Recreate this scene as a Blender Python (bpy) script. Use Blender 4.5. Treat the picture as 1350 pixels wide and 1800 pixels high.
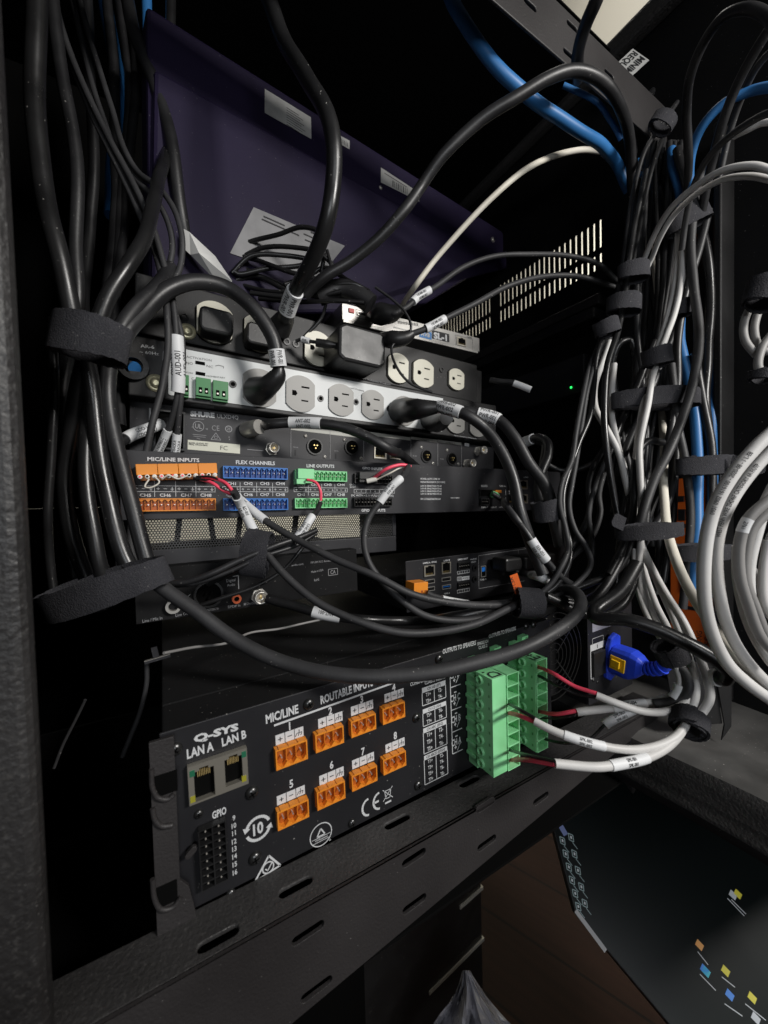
import bpy, bmesh, math, random
from mathutils import Vector, Matrix
random.seed(7)
for o in list(bpy.data.objects): bpy.data.objects.remove(o)
S = bpy.context.scene
COL = S.collection
# ---------------------------------------------------------------- camera
CAMP = Vector((0, 0, .85))
FPX = 676.0
def _axes(yaw, pitch, roll):
    y, p = math.radians(yaw), math.radians(pitch)
    F = Vector((math.sin(y)*math.cos(p), math.cos(y)*math.cos(p), math.sin(p)))
    R = Vector((math.cos(y), -math.sin(y), 0)); U = R.cross(F)
    return F, R*math.cos(roll)-U*math.sin(roll), U*math.cos(roll)+R*math.sin(roll)
F_, R_, U_ = _axes(30, -1.7, .025)
cd = bpy.data.cameras.new('camera'); cam = bpy.data.objects.new('camera', cd); COL.objects.link(cam)
M = Matrix.Identity(4)
for i in range(3): M[i][0], M[i][1], M[i][2], M[i][3] = R_[i], U_[i], -F_[i], CAMP[i]
cam.matrix_world = M
cd.sensor_fit = 'HORIZONTAL'; cd.sensor_width = 36; cd.lens = FPX/1350*36
cd.clip_start = .01; cd.clip_end = 60
cd.dof.use_dof = True; cd.dof.focus_distance = .30; cd.dof.aperture_fstop = 13
S.camera = cam
# ---------------------------------------------------------------- world, lamps, exposure
w = bpy.data.worlds.new('World'); S.world = w; w.use_nodes = True
w.node_tree.nodes['Background'].inputs[0].default_value = (.9, .95, 1, 1)
w.node_tree.nodes['Background'].inputs[1].default_value = .03
def lamp(name, loc, target, size, power, color, sy=None):
    l = bpy.data.lights.new(name, 'AREA'); l.energy = power; l.color = color
    l.shape = 'RECTANGLE'; l.size = size; l.size_y = sy or size
    o = bpy.data.objects.new(name, l); COL.objects.link(o); o.location = loc
    o.rotation_euler = (Vector(target)-Vector(loc)).to_track_quat('-Z', 'Y').to_euler()
    o['kind'] = 'structure'
    return o
lamp('ceiling_lamp', (.50, -.60, 1.28), (.27, .25, .76), .24, 9.8, (1, .97, .93), .16)
lamp('room_lamp', (-.12, -.75, .98), (.2, .3, .85), .35, 2.4, (.93, .96, 1), .25)
lamp('far_wall_fill', (.6, 1.5, 1.9), (.6, 2.1, .8), .6, 14, (1, .98, .9))  # added area light that brightens the wall seen through the mesh
lamp('side_wall_fill', (.8, .5, 2.75), (1.5, .65, 2.1), .4, 5.5, (1, .96, .9))  # added light aimed at the wall patch above the side panel
lamp('low_side_wall_fill', (.85, .55, 1.75), (1.5, .7, 1.1), .3, 13, (1, .97, .9))  # second added light, for the wall behind the vent slots
S.view_settings.view_transform = 'Standard'; S.view_settings.look = 'None'
S.view_settings.exposure = 0; S.view_settings.gamma = 1; S.view_settings.use_curve_mapping = False
# ---------------------------------------------------------------- pixel <-> space
def ray(x, y): return F_+R_*((x-675)/FPX)-U_*((y-900)/FPX)
def P(x, y, d): return CAMP+ray(x, y)*d
def PY(x, y, Y): r = ray(x, y); return CAMP+r*(Y/r.y)
def PP(x, y, v): return P(x, y, v) if v > 0 else PY(x, y, -v)
def PX(x, y, X): r = ray(x, y); return CAMP+r*(X/r.x)
def PZ(x, y, Z): r = ray(x, y); return CAMP+r*((Z-CAMP.z)/r.z)
def depth(p): return (p-CAMP).dot(F_)
# ---------------------------------------------------------------- materials
MATS = {}
def mat(name, col, rough=.5, metal=0, bump=0, bscale=400, spec=.5, var=0, vscale=30, dust=0, coat=0, emit=0, grain=0, trans=0):
    if name in MATS: return MATS[name]
    m = bpy.data.materials.new(name); m.use_nodes = True; N = m.node_tree.nodes; L = m.node_tree.links
    b = N['Principled BSDF']
    b.inputs['Base Color'].default_value = (*col, 1); b.inputs['Roughness'].default_value = rough
    b.inputs['Metallic'].default_value = metal; b.inputs['Specular IOR Level'].default_value = spec
    if coat: b.inputs['Coat Weight'].default_value = coat; b.inputs['Coat Roughness'].default_value = .15
    if emit: b.inputs['Emission Color'].default_value = (*col, 1); b.inputs['Emission Strength'].default_value = emit
    if trans: b.inputs['Transmission Weight'].default_value = trans
    tc = N.new('ShaderNodeTexCoord'); out = tc.outputs['Object']
    def noise(sc, det=4):
        n = N.new('ShaderNodeTexNoise'); n.inputs['Scale'].default_value = sc; n.inputs['Detail'].default_value = det
        L.new(out, n.inputs['Vector']); return n
    if bump:
        n = noise(bscale, 3); bp = N.new('ShaderNodeBump'); bp.inputs['Strength'].default_value = bump
        bp.inputs['Distance'].default_value = .0006
        L.new(n.outputs['Fac'], bp.inputs['Height']); L.new(bp.outputs[0], b.inputs['Normal'])
    cur = None
    def mix(fac, c2, c1=None):
        nonlocal cur
        mx = N.new('ShaderNodeMix'); mx.data_type = 'RGBA'; L.new(fac, mx.inputs['Factor'])
        if cur: L.new(cur, mx.inputs['A'])
        else: mx.inputs['A'].default_value = (*(c1 or col), 1)
        mx.inputs['B'].default_value = (*c2, 1); cur = mx.outputs['Result']
    def ramp(src, a, bb, hi=1):
        r = N.new('ShaderNodeMapRange'); r.inputs['From Min'].default_value = a; r.inputs['From Max'].default_value = bb
        r.inputs['To Max'].default_value = hi; L.new(src, r.inputs['Value']); return r.outputs[0]
    if var:
        n = noise(vscale, 5); mix(ramp(n.outputs['Fac'], .3, .75, var), tuple(min(1, c*2.2+.01) for c in col))
        r = N.new('ShaderNodeMapRange'); r.inputs['To Min'].default_value = max(.05, rough-.15); r.inputs['To Max'].default_value = min(1, rough+.2)
        L.new(n.outputs['Fac'], r.inputs['Value']); L.new(r.outputs[0], b.inputs['Roughness'])
    if grain:
        n = noise(bscale*1.3, 2); mix(ramp(n.outputs['Fac'], .56, .72, grain), (.22, .21, .2))
    if dust:
        n = noise(650, 1); n2 = noise(60, 3)
        mu = N.new('ShaderNodeMath'); mu.operation = 'MULTIPLY'
        L.new(ramp(n.outputs['Fac'], .735, .76), mu.inputs[0]); L.new(ramp(n2.outputs['Fac'], .45, .6, dust), mu.inputs[1])
        mix(mu.outputs[0], (.55, .53, .5))
    if cur: L.new(cur, b.inputs['Base Color'])
    MATS[name] = m; return m
BLK = mat('black_painted_steel', (.010, .0098, .0102), .45, 0, .12, 900, .4, .4, 18, dust=.5)
BLKP = mat('black_panel', (.009, .009, .0108), .5, 0, .08, 1500, .4, .3, 14, dust=.5)
GRYP = mat('charcoal_panel', (.019, .019, .022), .5, 0, .08, 1500, .4, .3, 14, dust=.4)
POST = mat('dark_post_paint', (.013, .0122, .0122), .46, 0, 1, 420, .5, .8, 9, dust=.1, grain=.1)
RAIL = mat('rail_powder_coat', (.019, .0172, .0175), .5, 0, .5, 700, .45, .5, 10, dust=.25)
TEX = mat('textured_powder_coat', (.023, .022, .022), .48, 0, 1, 480, .55, .7, 16, dust=.15, grain=.14)
DARK = mat('shade_black', (.002, .002, .002), .9, spec=.08)  # near black that stands in for shade inside openings and gaps
PVC = mat('black_cable_jacket', (.011, .011, .012), .4, 0, .12, 500, .5, .5, 40, dust=.4)
PVCM = mat('matte_black_cable_jacket', (.022, .022, .0235), .55, 0, .15, 500, .45, .5, 40, dust=.5)
PVCG = mat('glossy_black_cable_jacket', (.010, .010, .0105), .3, 0, .08, 400, .5, .3, 40, dust=.6)
GRYC = mat('grey_cable_jacket', (.5, .49, .475), .45, 0, .05, 500, .45, .3, 30, dust=.2)
DGRC = mat('dull_grey_cable_jacket', (.2, .195, .19), .45, 0, .05, 500, .45, .3, 30)
WHTC = mat('cream_cable_jacket', (.66, .62, .52), .5, 0, .08, 400, .4, .2, 30)
BLUC = mat('blue_cable_jacket', (.026, .14, .36), .42, 0, .05, 300, .5, .2, 25)
VEL = mat('black_hook_and_loop', (.024, .024, .028), .95, 0, 1, 1300, .25, .5, 60, dust=.25, grain=.16)
SLV = mat('white_label_sleeve', (.72, .73, .74), .5, 0, .05, 300, .4)
INK = mat('black_ink', (.02, .02, .022), .7)
WINK = mat('white_silkscreen', (.6, .61, .62), .6)
GINK = mat('grey_silkscreen', (.3, .3, .31), .6)
ORG = mat('orange_plastic', (.75, .235, .02), .42, 0, .03, 300, .45, .15, 60)
ORD = mat('shaded_orange_plastic', (.36, .085, .006), .5)  # darker copy of the orange, shade painted into socket interiors
BLUP = mat('blue_connector_plastic', (.02, .16, .52), .42); BLUD = mat('shaded_blue_plastic', (.006, .04, .2), .5)  # second blue is a darker copy painting the shade inside the sockets
GRN = mat('green_connector_plastic', (.25, .70, .32), .42, 0, .04, 300, .45, .15, 80, dust=.3)
GRD = mat('shaded_green_plastic', (.08, .36, .12), .5)  # darker copy of the green, painted shade in sockets and screw wells
GRK = mat('dark_green_plastic', (.035, .2, .06), .42)
PIN = mat('tin_pin', (.7, .66, .6), .3, .6)
GLD = mat('gold_pin', (.8, .6, .25), .3, .6)
STL = mat('nickel_steel', (.6, .58, .54), .32, .65, .05, 300)
SHL = mat('port_shell', (.52, .49, .42), .38, .8, .05, 300)
SCR = mat('black_screw_steel', (.07, .07, .07), .28, .8)
WPN = mat('pale_grey_face', (.56, .58, .58), .42, 0, .03, 300, .45, .15, 20)
OUTG = mat('grey_outlet_plastic', (.26, .255, .24), .45, 0, .04, 300)
OUTC = mat('cream_outlet_plastic', (.62, .6, .5), .42, 0, .04, 300)
SILV = mat('silver_face', (.42, .41, .39), .4, .5, .05, 300)
RED = mat('red_conductor', (.95, .085, .15), .4); REDB = mat('red_button', (.45, .02, .015), .4)
WCON = mat('white_conductor', (.7, .66, .58), .4)
CLR = mat('white_ferrule', (.78, .76, .7), .35)
BLUL = mat('bright_blue_rubber', (.02, .06, .62), .42, 0, .06, 300, .5, .15, 40)
YEL = mat('yellow_latch', (.85, .5, .015), .4)
PURP = mat('dark_purple_paint', (.0075, .0045, .020), .55, 0, .12, 900, .2, .5, 8, dust=.3)
PAP = mat('white_paper_label', (.66, .66, .64), .6); PAPD = mat('dull_foil_label', (.34, .34, .33), .5, 0, 0, 1, .5, .4, 60)
ORP = mat('orange_case', (.8, .13, .012), .5, 0, .08, 300, .4, .2, 30)
COPP = mat('orange_jack', (.7, .14, .05), .4)
PLA = mat('black_plastic', (.011, .011, .0115), .38, 0, .1, 600, .5, .2, 40, dust=.3)
CLIP = mat('cream_wall_paint', (.72, .69, .6), .8, 0, .05, 200)
# ---------------------------------------------------------------- mesh helpers
class MB:
    """collects shapes in local (u right, v up, w towards the viewer) coordinates"""
    def __init__(s, swap=True): s.v = []; s.f = []; s.m = []; s.mats = []; s.swap = swap; s.sm = []
    def mi(s, m):
        if m not in s.mats: s.mats.append(m)
        return s.mats.index(m)
    def add(s, vs, fs, m, smooth=False):
        b = len(s.v); k = s.mi(m)
        for p in vs: s.v.append((p[0], -p[2], p[1]) if s.swap else tuple(p))
        for f in fs: s.f.append([i+b for i in f]); s.m.append(k); s.sm.append(smooth)
    def box(s, u0, u1, v0, v1, w0, w1, m):
        vs = [(u, v, w) for u in (u0, u1) for v in (v0, v1) for w in (w0, w1)]
        s.add(vs, [(0,1,3,2),(4,6,7,5),(0,4,5,1),(2,3,7,6),(0,2,6,4),(1,5,7,3)], m)
    def prism(s, pts, w0, w1, m, smooth=False):
        n = len(pts)
        vs = [(p[0], p[1], w0) for p in pts]+[(p[0], p[1], w1) for p in pts]
        s.add(vs, [list(range(n)), list(range(n, 2*n))]+[(i, (i+1) % n, n+(i+1) % n, n+i) for i in range(n)], m, smooth)
    def quad(s, pts, m): s.add(pts, [(0, 1, 2, 3)], m)
    def cyl(s, c, r, w0, w1, m, n=20, r1=None, ry=1, cap=True):
        r1 = r if r1 is None else r1
        vs = []
        for rr, w in ((r, w0), (r1, w1)):
            for i in range(n):
                a = 2*math.pi*i/n; vs.append((c[0]+rr*math.cos(a), c[1]+rr*ry*math.sin(a), w))
        s.add(vs, [(i, (i+1) % n, n+(i+1) % n, n+i) for i in range(n)], m, True)
        if cap: s.add(vs, [list(range(n, 2*n))], m)
    def ring(s, c, r0, r1, w0, w1, m, n=24, ry=1):
        vs = []
        for rr, w in ((r1, w0), (r1, w1), (r0, w1), (r0, w0)):
            for i in range(n):
                a = 2*math.pi*i/n; vs.append((c[0]+rr*math.cos(a), c[1]+rr*ry*math.sin(a), w))
        fs = []
        for k in range(4):
            for i in range(n):
                fs.append((k*n+i, k*n+(i+1) % n, ((k+1) % 4)*n+(i+1) % n, ((k+1) % 4)*n+i))
        s.add(vs, fs, m)
    def lathe(s, c, prof, m, n=20):
        vs = []
        for r, w in prof:
            for i in range(n):
                a = 2*math.pi*i/n; vs.append((c[0]+r*math.cos(a), c[1]+r*math.sin(a), w))
        fs = [(k*n+i, k*n+(i+1) % n, (k+1)*n+(i+1) % n, (k+1)*n+i) for k in range(len(prof)-1) for i in range(n)]
        s.add(vs, fs, m, True)
        s.add(vs, [list(range((len(prof)-1)*n, len(prof)*n))], m)
    def line(s, a, b, t, w, m):
        a = Vector(a[:2]); b = Vector(b[:2]); d = (b-a).normalized(); n = Vector((-d.y, d.x))*t/2
        pts = [a+n, a-n, b-n, b+n]; s.add([(p.x, p.y, w) for p in pts], [(0, 1, 2, 3)], m)
    def build(s, name, parent=None, mw=None, bevel=0, matrix=None):
        me = bpy.data.meshes.new(name); me.from_pydata(s.v, [], s.f)
        for m in s.mats: me.materials.append(m)
        me.polygons.foreach_set('material_index', s.m); me.polygons.foreach_set('use_smooth', s.sm)
        bm = bmesh.new(); bm.from_mesh(me); bmesh.ops.recalc_face_normals(bm, faces=bm.faces); bm.to_mesh(me); bm.free()
        me.update()
        o = bpy.data.objects.new(name, me); COL.objects.link(o)
        if parent: o.parent = parent
        if matrix is not None: o.matrix_world = matrix
        if bevel:
            b = o.modifiers.new('bevel', 'BEVEL'); b.width = bevel; b.segments = 2; b.limit_method = 'ANGLE'
        return o
def tag(o, label, cat, group=None, kind=None):
    if kind: o['kind'] = kind
    else: o['label'] = label; o['category'] = cat
    if group: o['group'] = group
    return o
def empty(name, mw):
    o = bpy.data.objects.new(name, None); o.empty_display_size = .02; COL.objects.link(o); o.matrix_world = mw
    return o
_tc = {}
_tf = {}
def textmesh_fine(s, bold=0):
    if s in _tf: return _tf[s]
    vs, fs, asp = textmesh(s, bold); bm = bmesh.new(); vv = [bm.verts.new((a, b, 0)) for a, b in vs]
    for f in fs:
        try: bm.faces.new([vv[i] for i in f])
        except ValueError: pass
    for y in (.15, .3, .45, .6, .75, .9): bmesh.ops.bisect_plane(bm, geom=bm.verts[:]+bm.edges[:]+bm.faces[:], plane_co=(0, y, 0), plane_no=(0, 1, 0), dist=1e-5)
    bm.verts.index_update(); _tf[s] = ([(v.co.x, v.co.y) for v in bm.verts], [[v.index for v in f.verts] for f in bm.faces], asp); bm.free()
    return _tf[s]
def textmesh(s, bold=0):
    k = (s, bold)
    if k in _tc: return _tc[k]
    c = bpy.data.curves.new('t', 'FONT'); c.body = s; c.offset = bold; c.resolution_u = 2
    o = bpy.data.objects.new('t', c); me = bpy.data.meshes.new_from_object(o)
    vs = [tuple(v.co) for v in me.vertices]; fs = [tuple(p.vertices) for p in me.polygons]
    bpy.data.objects.remove(o); bpy.data.curves.remove(c); bpy.data.meshes.remove(me)
    x0 = min(v[0] for v in vs); x1 = max(v[0] for v in vs)
    vs = [((v[0]-x0)/max(1e-6, x1-x0), v[1]/.69) for v in vs]     # width 1, cap height 1
    _tc[k] = (vs, fs, (x1-x0)/.69); return _tc[k]
class Dev:
    def __init__(s, name, label, cat, o, ur, up=None, group=None, origin=None, level=False):
        s.o = o; u = (ur-o)
        if level: u.z = 0
        u.normalize(); v = ((up-o) if up else Vector((0, 0, 1))); v = (v-u*v.dot(u)).normalized()
        s.u, s.v = u, v; s.w = u.cross(v)
        m = Matrix.Identity(4)
        for i in range(3): m[i][0], m[i][1], m[i][2], m[i][3] = u[i], -s.w[i], v[i], o[i]
        s.M = m; s.root = empty(name, m); tag(s.root, label, cat, group)
    def L(s, p, w=0):
        r = ray(*p); t = ((s.o+s.w*w)-CAMP).dot(s.w)/r.dot(s.w); q = CAMP+r*t-s.o
        return Vector((q.dot(s.u), q.dot(s.v)))
    def part(s, mb, name, parent=None, bevel=0):
        o = mb.build(name, parent or s.root, bevel=bevel); return o
    def q(s, pts, w=0):
        L = [s.L(p, w) for p in pts]
        return (L[0].x+L[3].x)/2, (L[1].x+L[2].x)/2, (L[3].y+L[2].y)/2, (L[0].y+L[1].y)/2     # u0,u1,v0,v1  (TL,TR,BR,BL)
    def bb(s, a, b, w=0):
        A, B = s.L(a, w), s.L(b, w); return A.x, B.x, B.y, A.y
    def T(s, mb, txt, bl, br, tl, m=None, w=.00025, bold=.012):
        vs, fs, asp = textmesh(txt, bold); O = s.L(bl, w); X = s.L(br, w)-O; H = s.L(tl, w)-O
        h = abs(H.y) if abs(X.x) > abs(X.y) else H.length
        n = Vector((-X.y, X.x)).normalized()*h
        mb.add([(O.x+X.x*a+n.x*b, O.y+X.y*a+n.y*b, w) for a, b in vs], fs, m or WINK)
    def Tc(s, mb, txt, c, h, m=None, w=.00025, sx=.8, rot=0, bold=.01):     # centred, local units
        vs, fs, asp = textmesh(txt, bold); W = asp*h*sx; cs, sn = math.cos(rot), math.sin(rot)
        mb.add([(c[0]+(a-.5)*W*cs-(b-.5)*h*sn, c[1]+(a-.5)*W*sn+(b-.5)*h*cs, w) for a, b in vs], fs, m or WINK)
    def frame(s, mb, q, t, w, m):
        u0, u1, v0, v1 = q
        for a, b in (((u0, v0), (u1, v0)), ((u1, v0), (u1, v1)), ((u1, v1), (u0, v1)), ((u0, v1), (u0, v0))): mb.line(a, b, t, w, m)
def screw(dev, p, r, name='screw', m=None, parent=None):
    c = dev.L(p); mb = MB(); m = m or SCR
    mb.lathe(c, [(r, .0), (r, r*.12), (r*.85, r*.4), (r*.5, r*.6), (r*.28, r*.64)], m, 18)
    a = random.random()*3; 
    for k in (0, math.pi/2):
        d = Vector((math.cos(a+k), math.sin(a+k)))*r*.5; n = Vector((-d.y, d.x))*.2
        mb.prism([c+d+n, c+d-n, c-d-n, c-d+n], r*.5, r*.69, DARK)
    return dev.part(mb, name, parent)
def hollow(mb, q, w0, w1, t, m, inner):
    u0, u1, v0, v1 = q
    mb.box(u0, u1, v0, v0+t, w0, w1, m); mb.box(u0, u1, v1-t, v1, w0, w1, m)
    mb.box(u0, u0+t, v0+t, v1-t, w0, w1, m); mb.box(u1-t, u1, v0+t, v1-t, w0, w1, m)
    mb.quad([(u0+t, v0+t, w0+.0003), (u1-t, v0+t, w0+.0003), (u1-t, v1-t, w0+.0003), (u0+t, v1-t, w0+.0003)], inner)
def socket(dev, q, n, name, m, md, dep=.0035, low=False, pin=PIN):
    """open pluggable-terminal header: walls, notched edge, pins"""
    u0, u1, v0, v1 = q; mb = MB(); t = min(.0007, (v1-v0)*.12)
    hollow(mb, q, .0001, dep, t, m, md)
    p = (u1-u0-2*t)/n
    for i in range(n):
        c = u0+t+p*(i+.5)
        if i: mb.box(c-p/2-.00012, c-p/2+.00012, v0+t, v1-t, .0005, dep*.62, m)
        h = (v1-v0)*.2
        if low: mb.prism([(c-p*.5, v0+t), (c-p*.12, v0+t), (c-p*.5, v0+t+h)], .001, dep*.95, m); mb.prism([(c+p*.12, v0+t), (c+p*.5, v0+t), (c+p*.5, v0+t+h)], .001, dep*.95, m); mb.box(c-p*.3, c+p*.3, v1-t, v1+t*.6, .0004, dep*1.02, m)
        else: mb.prism([(c-p*.42, v1-t), (c, v1-t-h), (c+p*.42, v1-t)], .001, dep*.9, m)
        s_ = min(.0003, p*.12); cv = (v0+v1)/2
        mb.box(c-s_, c+s_, cv-s_, cv+s_, .0004, dep*.8, pin)
    return dev.part(mb, name)
def rj45(dev, q, name='network_port', dep=.0012, shell=SHL, parent=None):
    mb = MB(); u0, u1, v0, v1 = q; t = (u1-u0)*.1
    hollow(mb, q, .0001, dep, t, shell, DARK)
    c = (u0+u1)/2; mb.box(c-(u1-u0)*.14, c+(u1-u0)*.14, v1-t, v1-t*.3, .0004, dep*1.05, DARK)
    for i in range(6):
        x = u0+t*1.9+(u1-u0-4*t)*i/5; mb.box(x-.0001, x+.0001, v0+t, v0+t+(v1-v0)*.16, .0004, dep*.7, GLD)
    return dev.part(mb, name, parent)
def outlet(dev, c, w, h, name, m, plate=.0015):
    mb = MB(); pts = []
    for i in range(40):
        a = 2*math.pi*i/40; x = max(-w/2, min(w/2, w*.62*math.cos(a))); pts.append((c.x+x, c.y+h/2*math.sin(a)))
    mb.prism(pts, 0, plate, m); s = plate+.0001
    mb.prism([(c.x+(x-c.x)*1.06, c.y+(y-c.y)*1.05) for x, y in pts], 0, .0003, DARK)
    def dark_slot(x0, x1, y0, y1):
        mb.box(x0, x1, y0, y1, plate-.0012, s, DARK)  # black box set slightly proud in place of a shaded opening
    dark_slot(c.x+w*.02, c.x+w*.3, c.y+h*.17, c.y+h*.215); dark_slot(c.x+w*.02, c.x+w*.26, c.y-h*.2, c.y-h*.16)
    g = [(c.x-w*.3, c.y-h*.07), (c.x-w*.17, c.y-h*.07), (c.x-w*.12, c.y), (c.x-w*.17, c.y+h*.07), (c.x-w*.3, c.y+h*.07)]
    mb.prism(g, plate-.0012, s, DARK)
    return dev.part(mb, name)
def xlr(dev, p, r, name='audio_jack', pins=True):
    c = dev.L(p); mb = MB()
    mb.ring(c, r*.84, r, 0, .0015, PLA); mb.cyl(c, r*.84, 0, .0004, DARK)
    for a in (90+55, 90-55, 270):
        q = c+Vector((math.cos(math.radians(a)), math.sin(math.radians(a))))*r*.22
        mb.cyl(q, r*.085, .0004, .0035, GLD if pins else DARK, 8)
    return dev.part(mb, name)
def fill_plate(outer, holes, th, m, name, parent=None, mw=None, sm=False):
    """flat plate with real holes, in local (u,v) ; faces viewer at w=0, back at -th"""
    bm = bmesh.new()
    def loop(pts):
        vs = [bm.verts.new((p[0], 0, p[1])) for p in pts]
        return [bm.edges.new((vs[i], vs[(i+1) % len(vs)])) for i in range(len(vs))]
    ed = loop(outer)
    for h in holes: ed += loop(h)
    bmesh.ops.triangle_fill(bm, edges=ed, use_beauty=True, use_dissolve=False)
    geo = bmesh.ops.extrude_face_region(bm, geom=bm.faces[:])
    bmesh.ops.translate(bm, verts=[g for g in geo['geom'] if isinstance(g, bmesh.types.BMVert)], vec=(0, th, 0))
    bmesh.ops.recalc_face_normals(bm, faces=bm.faces)
    me = bpy.data.meshes.new(name); bm.to_mesh(me); bm.free(); me.materials.append(m)
    o = bpy.data.objects.new(name, me); COL.objects.link(o)
    if parent: o.parent = parent
    if mw is not None: o.matrix_world = mw
    return o
def stadium(c, L, h, ang=0, n=7):
    pts = []
    for sgn, a0 in ((1, -90), (-1, 90)):
        for i in range(n):
            a = math.radians(a0+180*i/(n-1)); x = sgn*(L-h)/2+h/2*math.cos(a); y = h/2*math.sin(a)
            pts.append((c[0]+x*math.cos(ang)-y*math.sin(ang), c[1]+x*math.sin(ang)+y*math.cos(ang)))
    return pts
# ---------------------------------------------------------------- cables
def catmull(pts, n=10):
    out = []; Q = [pts[0]*2-pts[1]]+pts+[pts[-1]*2-pts[-2]]
    for i in range(1, len(Q)-2):
        p0, p1, p2, p3 = Q[i-1:i+3]
        t1 = max(1e-6, (p1-p0).length**.5); t2 = max(1e-6, (p2-p1).length**.5); t3 = max(1e-6, (p3-p2).length**.5)
        m1 = (p1-p0)/t1-(p2-p0)/(t1+t2)+(p2-p1)/t2; m2 = (p2-p1)/t2-(p3-p1)/(t2+t3)+(p3-p2)/t3
        m1 *= t2; m2 *= t2
        for k in range(n):
            t = k/n; out.append(p1*(2*t**3-3*t*t+1)+m1*(t**3-2*t*t+t)+p2*(-2*t**3+3*t*t)+m2*(t**3-t*t))
    out.append(pts[-1]); return out
def tube(mb, path, r, m, seg=12, base=Vector((0, 0, 0)), cap=True):
    rs = r if isinstance(r, (list, tuple)) else [r]*len(path)
    N = None; vs = []
    for i, p in enumerate(path):
        T = (path[min(i+1, len(path)-1)]-path[max(i-1, 0)]).normalized()
        if N is None: N = T.orthogonal().normalized()
        N = (N-T*N.dot(T)).normalized(); B = T.cross(N)
        for k in range(seg):
            a = 2*math.pi*k/seg; vs.append(p+(N*math.cos(a)+B*math.sin(a))*rs[i]-base)
    n = len(path)
    mb.add(vs, [(i*seg+k, i*seg+(k+1) % seg, (i+1)*seg+(k+1) % seg, (i+1)*seg+k) for i in range(n-1) for k in range(seg)], m, True)
    if cap: mb.add(vs[:seg], [list(range(seg))], m); mb.add(vs[-seg:], [list(range(seg))], m)
class Cable:
    def __init__(s, name, label, cat, pts, wpx, m, group=None, r=None, n=10, seg=12, d=None):
        """pts (px, py, depth) ; wpx width in photo pixels at the first third, or r the true radius in metres"""
        W = [PP(*(p if len(p) == 3 else (*p, d))) for p in pts]; s.path = catmull(W, n)
        if r is None:
            mid = W[len(W)//2]; r = wpx*.5*depth(mid)/FPX
        f1, f2, f3 = random.random()*6, random.random()*6, random.random()*6; L_ = 0
        q_ = [s.path[0]]
        for i in range(1, len(s.path)):
            L_ += (s.path[i]-s.path[i-1]).length; e = min(1, i/8, (len(s.path)-1-i)/8)*r*.22
            q_.append(s.path[i]+Vector((math.sin(L_*34+f1)+.22*math.sin(L_*100+f2), math.sin(L_*41+f2)+.22*math.sin(L_*120+f3), math.sin(L_*30+f3)+.22*math.sin(L_*90+f1)))*e)
        s.path = q_
        s.r = r; s.base = W[0]; mb = MB(False); tube(mb, s.path, r, m, seg, s.base)
        s.o = mb.build(name, matrix=Matrix.Translation(s.base)); tag(s.o, label, cat, group)
    def near(s, px):
        best, bi = 1e9, 0
        for i, p in enumerate(s.path):
            q = p-CAMP; d = q.dot(F_)
            if d < .01: continue
            x = 675+FPX*q.dot(R_)/d; y = 900-FPX*q.dot(U_)/d; e = (x-px[0])**2+(y-px[1])**2
            if e < best: best, bi = e, i
        return bi
    def seg(s, a, b):
        i, j = s.near(a), s.near(b); rev = i > j; i, j = min(i, j), max(i, j)
        if j-i < 2: j = min(len(s.path)-1, j+1); i = max(0, i-1)
        return s.path[i:j+1], rev
    def sleeve(s, a, b, txt=None, rows=(-48, 0, 48), rev=None, k=1.16, h=None, m=None, name='label_sleeve', rr=None, side=0):
        sg, rv = s.seg(a, b); rv = rv if rev is None else rev
        # refine end points to the requested pixels
        r = rr or s.r*k; mb = MB(False)
        tube(mb, sg, r, m or SLV, 20, s.base)
        if txt:
            path = sg[::-1] if rv else sg
            ln = [0]
            for i in range(len(path)-1): ln.append(ln[-1]+(path[i+1]-path[i]).length)
            tot = ln[-1]
            def at(d):
                d = max(0, min(tot, d))
                for i in range(len(path)-1):
                    if ln[i+1] >= d: break
                f = (d-ln[i])/max(1e-9, ln[i+1]-ln[i]); return path[i].lerp(path[i+1], f), (path[i+1]-path[i]).normalized()
            vs, fs, asp = textmesh_fine(txt, .012); hh = h or r*.62; W = min(asp*hh*.8, tot*.8)
            sp_ = 57.3*hh/r*1.5; rows = {1: (rows[0]*.4,), 2: (-sp_*.62, sp_*.38), 3: (-sp_, 0, sp_)}[len(rows)]
            for ro in rows:
                out = []
                for x, y in vs:
                    c, T = at(tot/2+(x-.5)*W+side*tot)
                    Nn = (CAMP-c); Nn = (Nn-T*Nn.dot(T)).normalized(); Up = Nn.cross(T)
                    al = (y-.5)*hh/r+math.radians(ro)
                    out.append(c+(Nn*math.cos(al)+Up*math.sin(al))*(r+.00012)-s.base)
                mb.add(out, fs, INK)
        o = mb.build(name, s.o); return o
    def sub(s, pts, wpx, m, name, r=None, n=8, segs=8):
        W = [PP(*p) for p in pts]; path = catmull(W, n)
        r = r or wpx*.5*depth(W[len(W)//2])/FPX; mb = MB(False); tube(mb, path, r, m, segs, s.base)
        return mb.build(name, s.o)
    def shape(s, pts, wpxs, m, name, segs=14):
        """tapered tube (plugs, boots) through points with a width at each"""
        W = [PP(*p) for p in pts]; path = catmull(W, 6); rr = []
        k = len(W)-1
        for i in range(len(path)):
            t = i/6; a = min(int(t), k-1); f = t-a
            rr.append((wpxs[a]*(1-f)+wpxs[a+1]*f)*.5*depth(path[i])/FPX)
        mb = MB(False); tube(mb, path, rr, m, segs, s.base); return mb.build(name, s.o)
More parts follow.
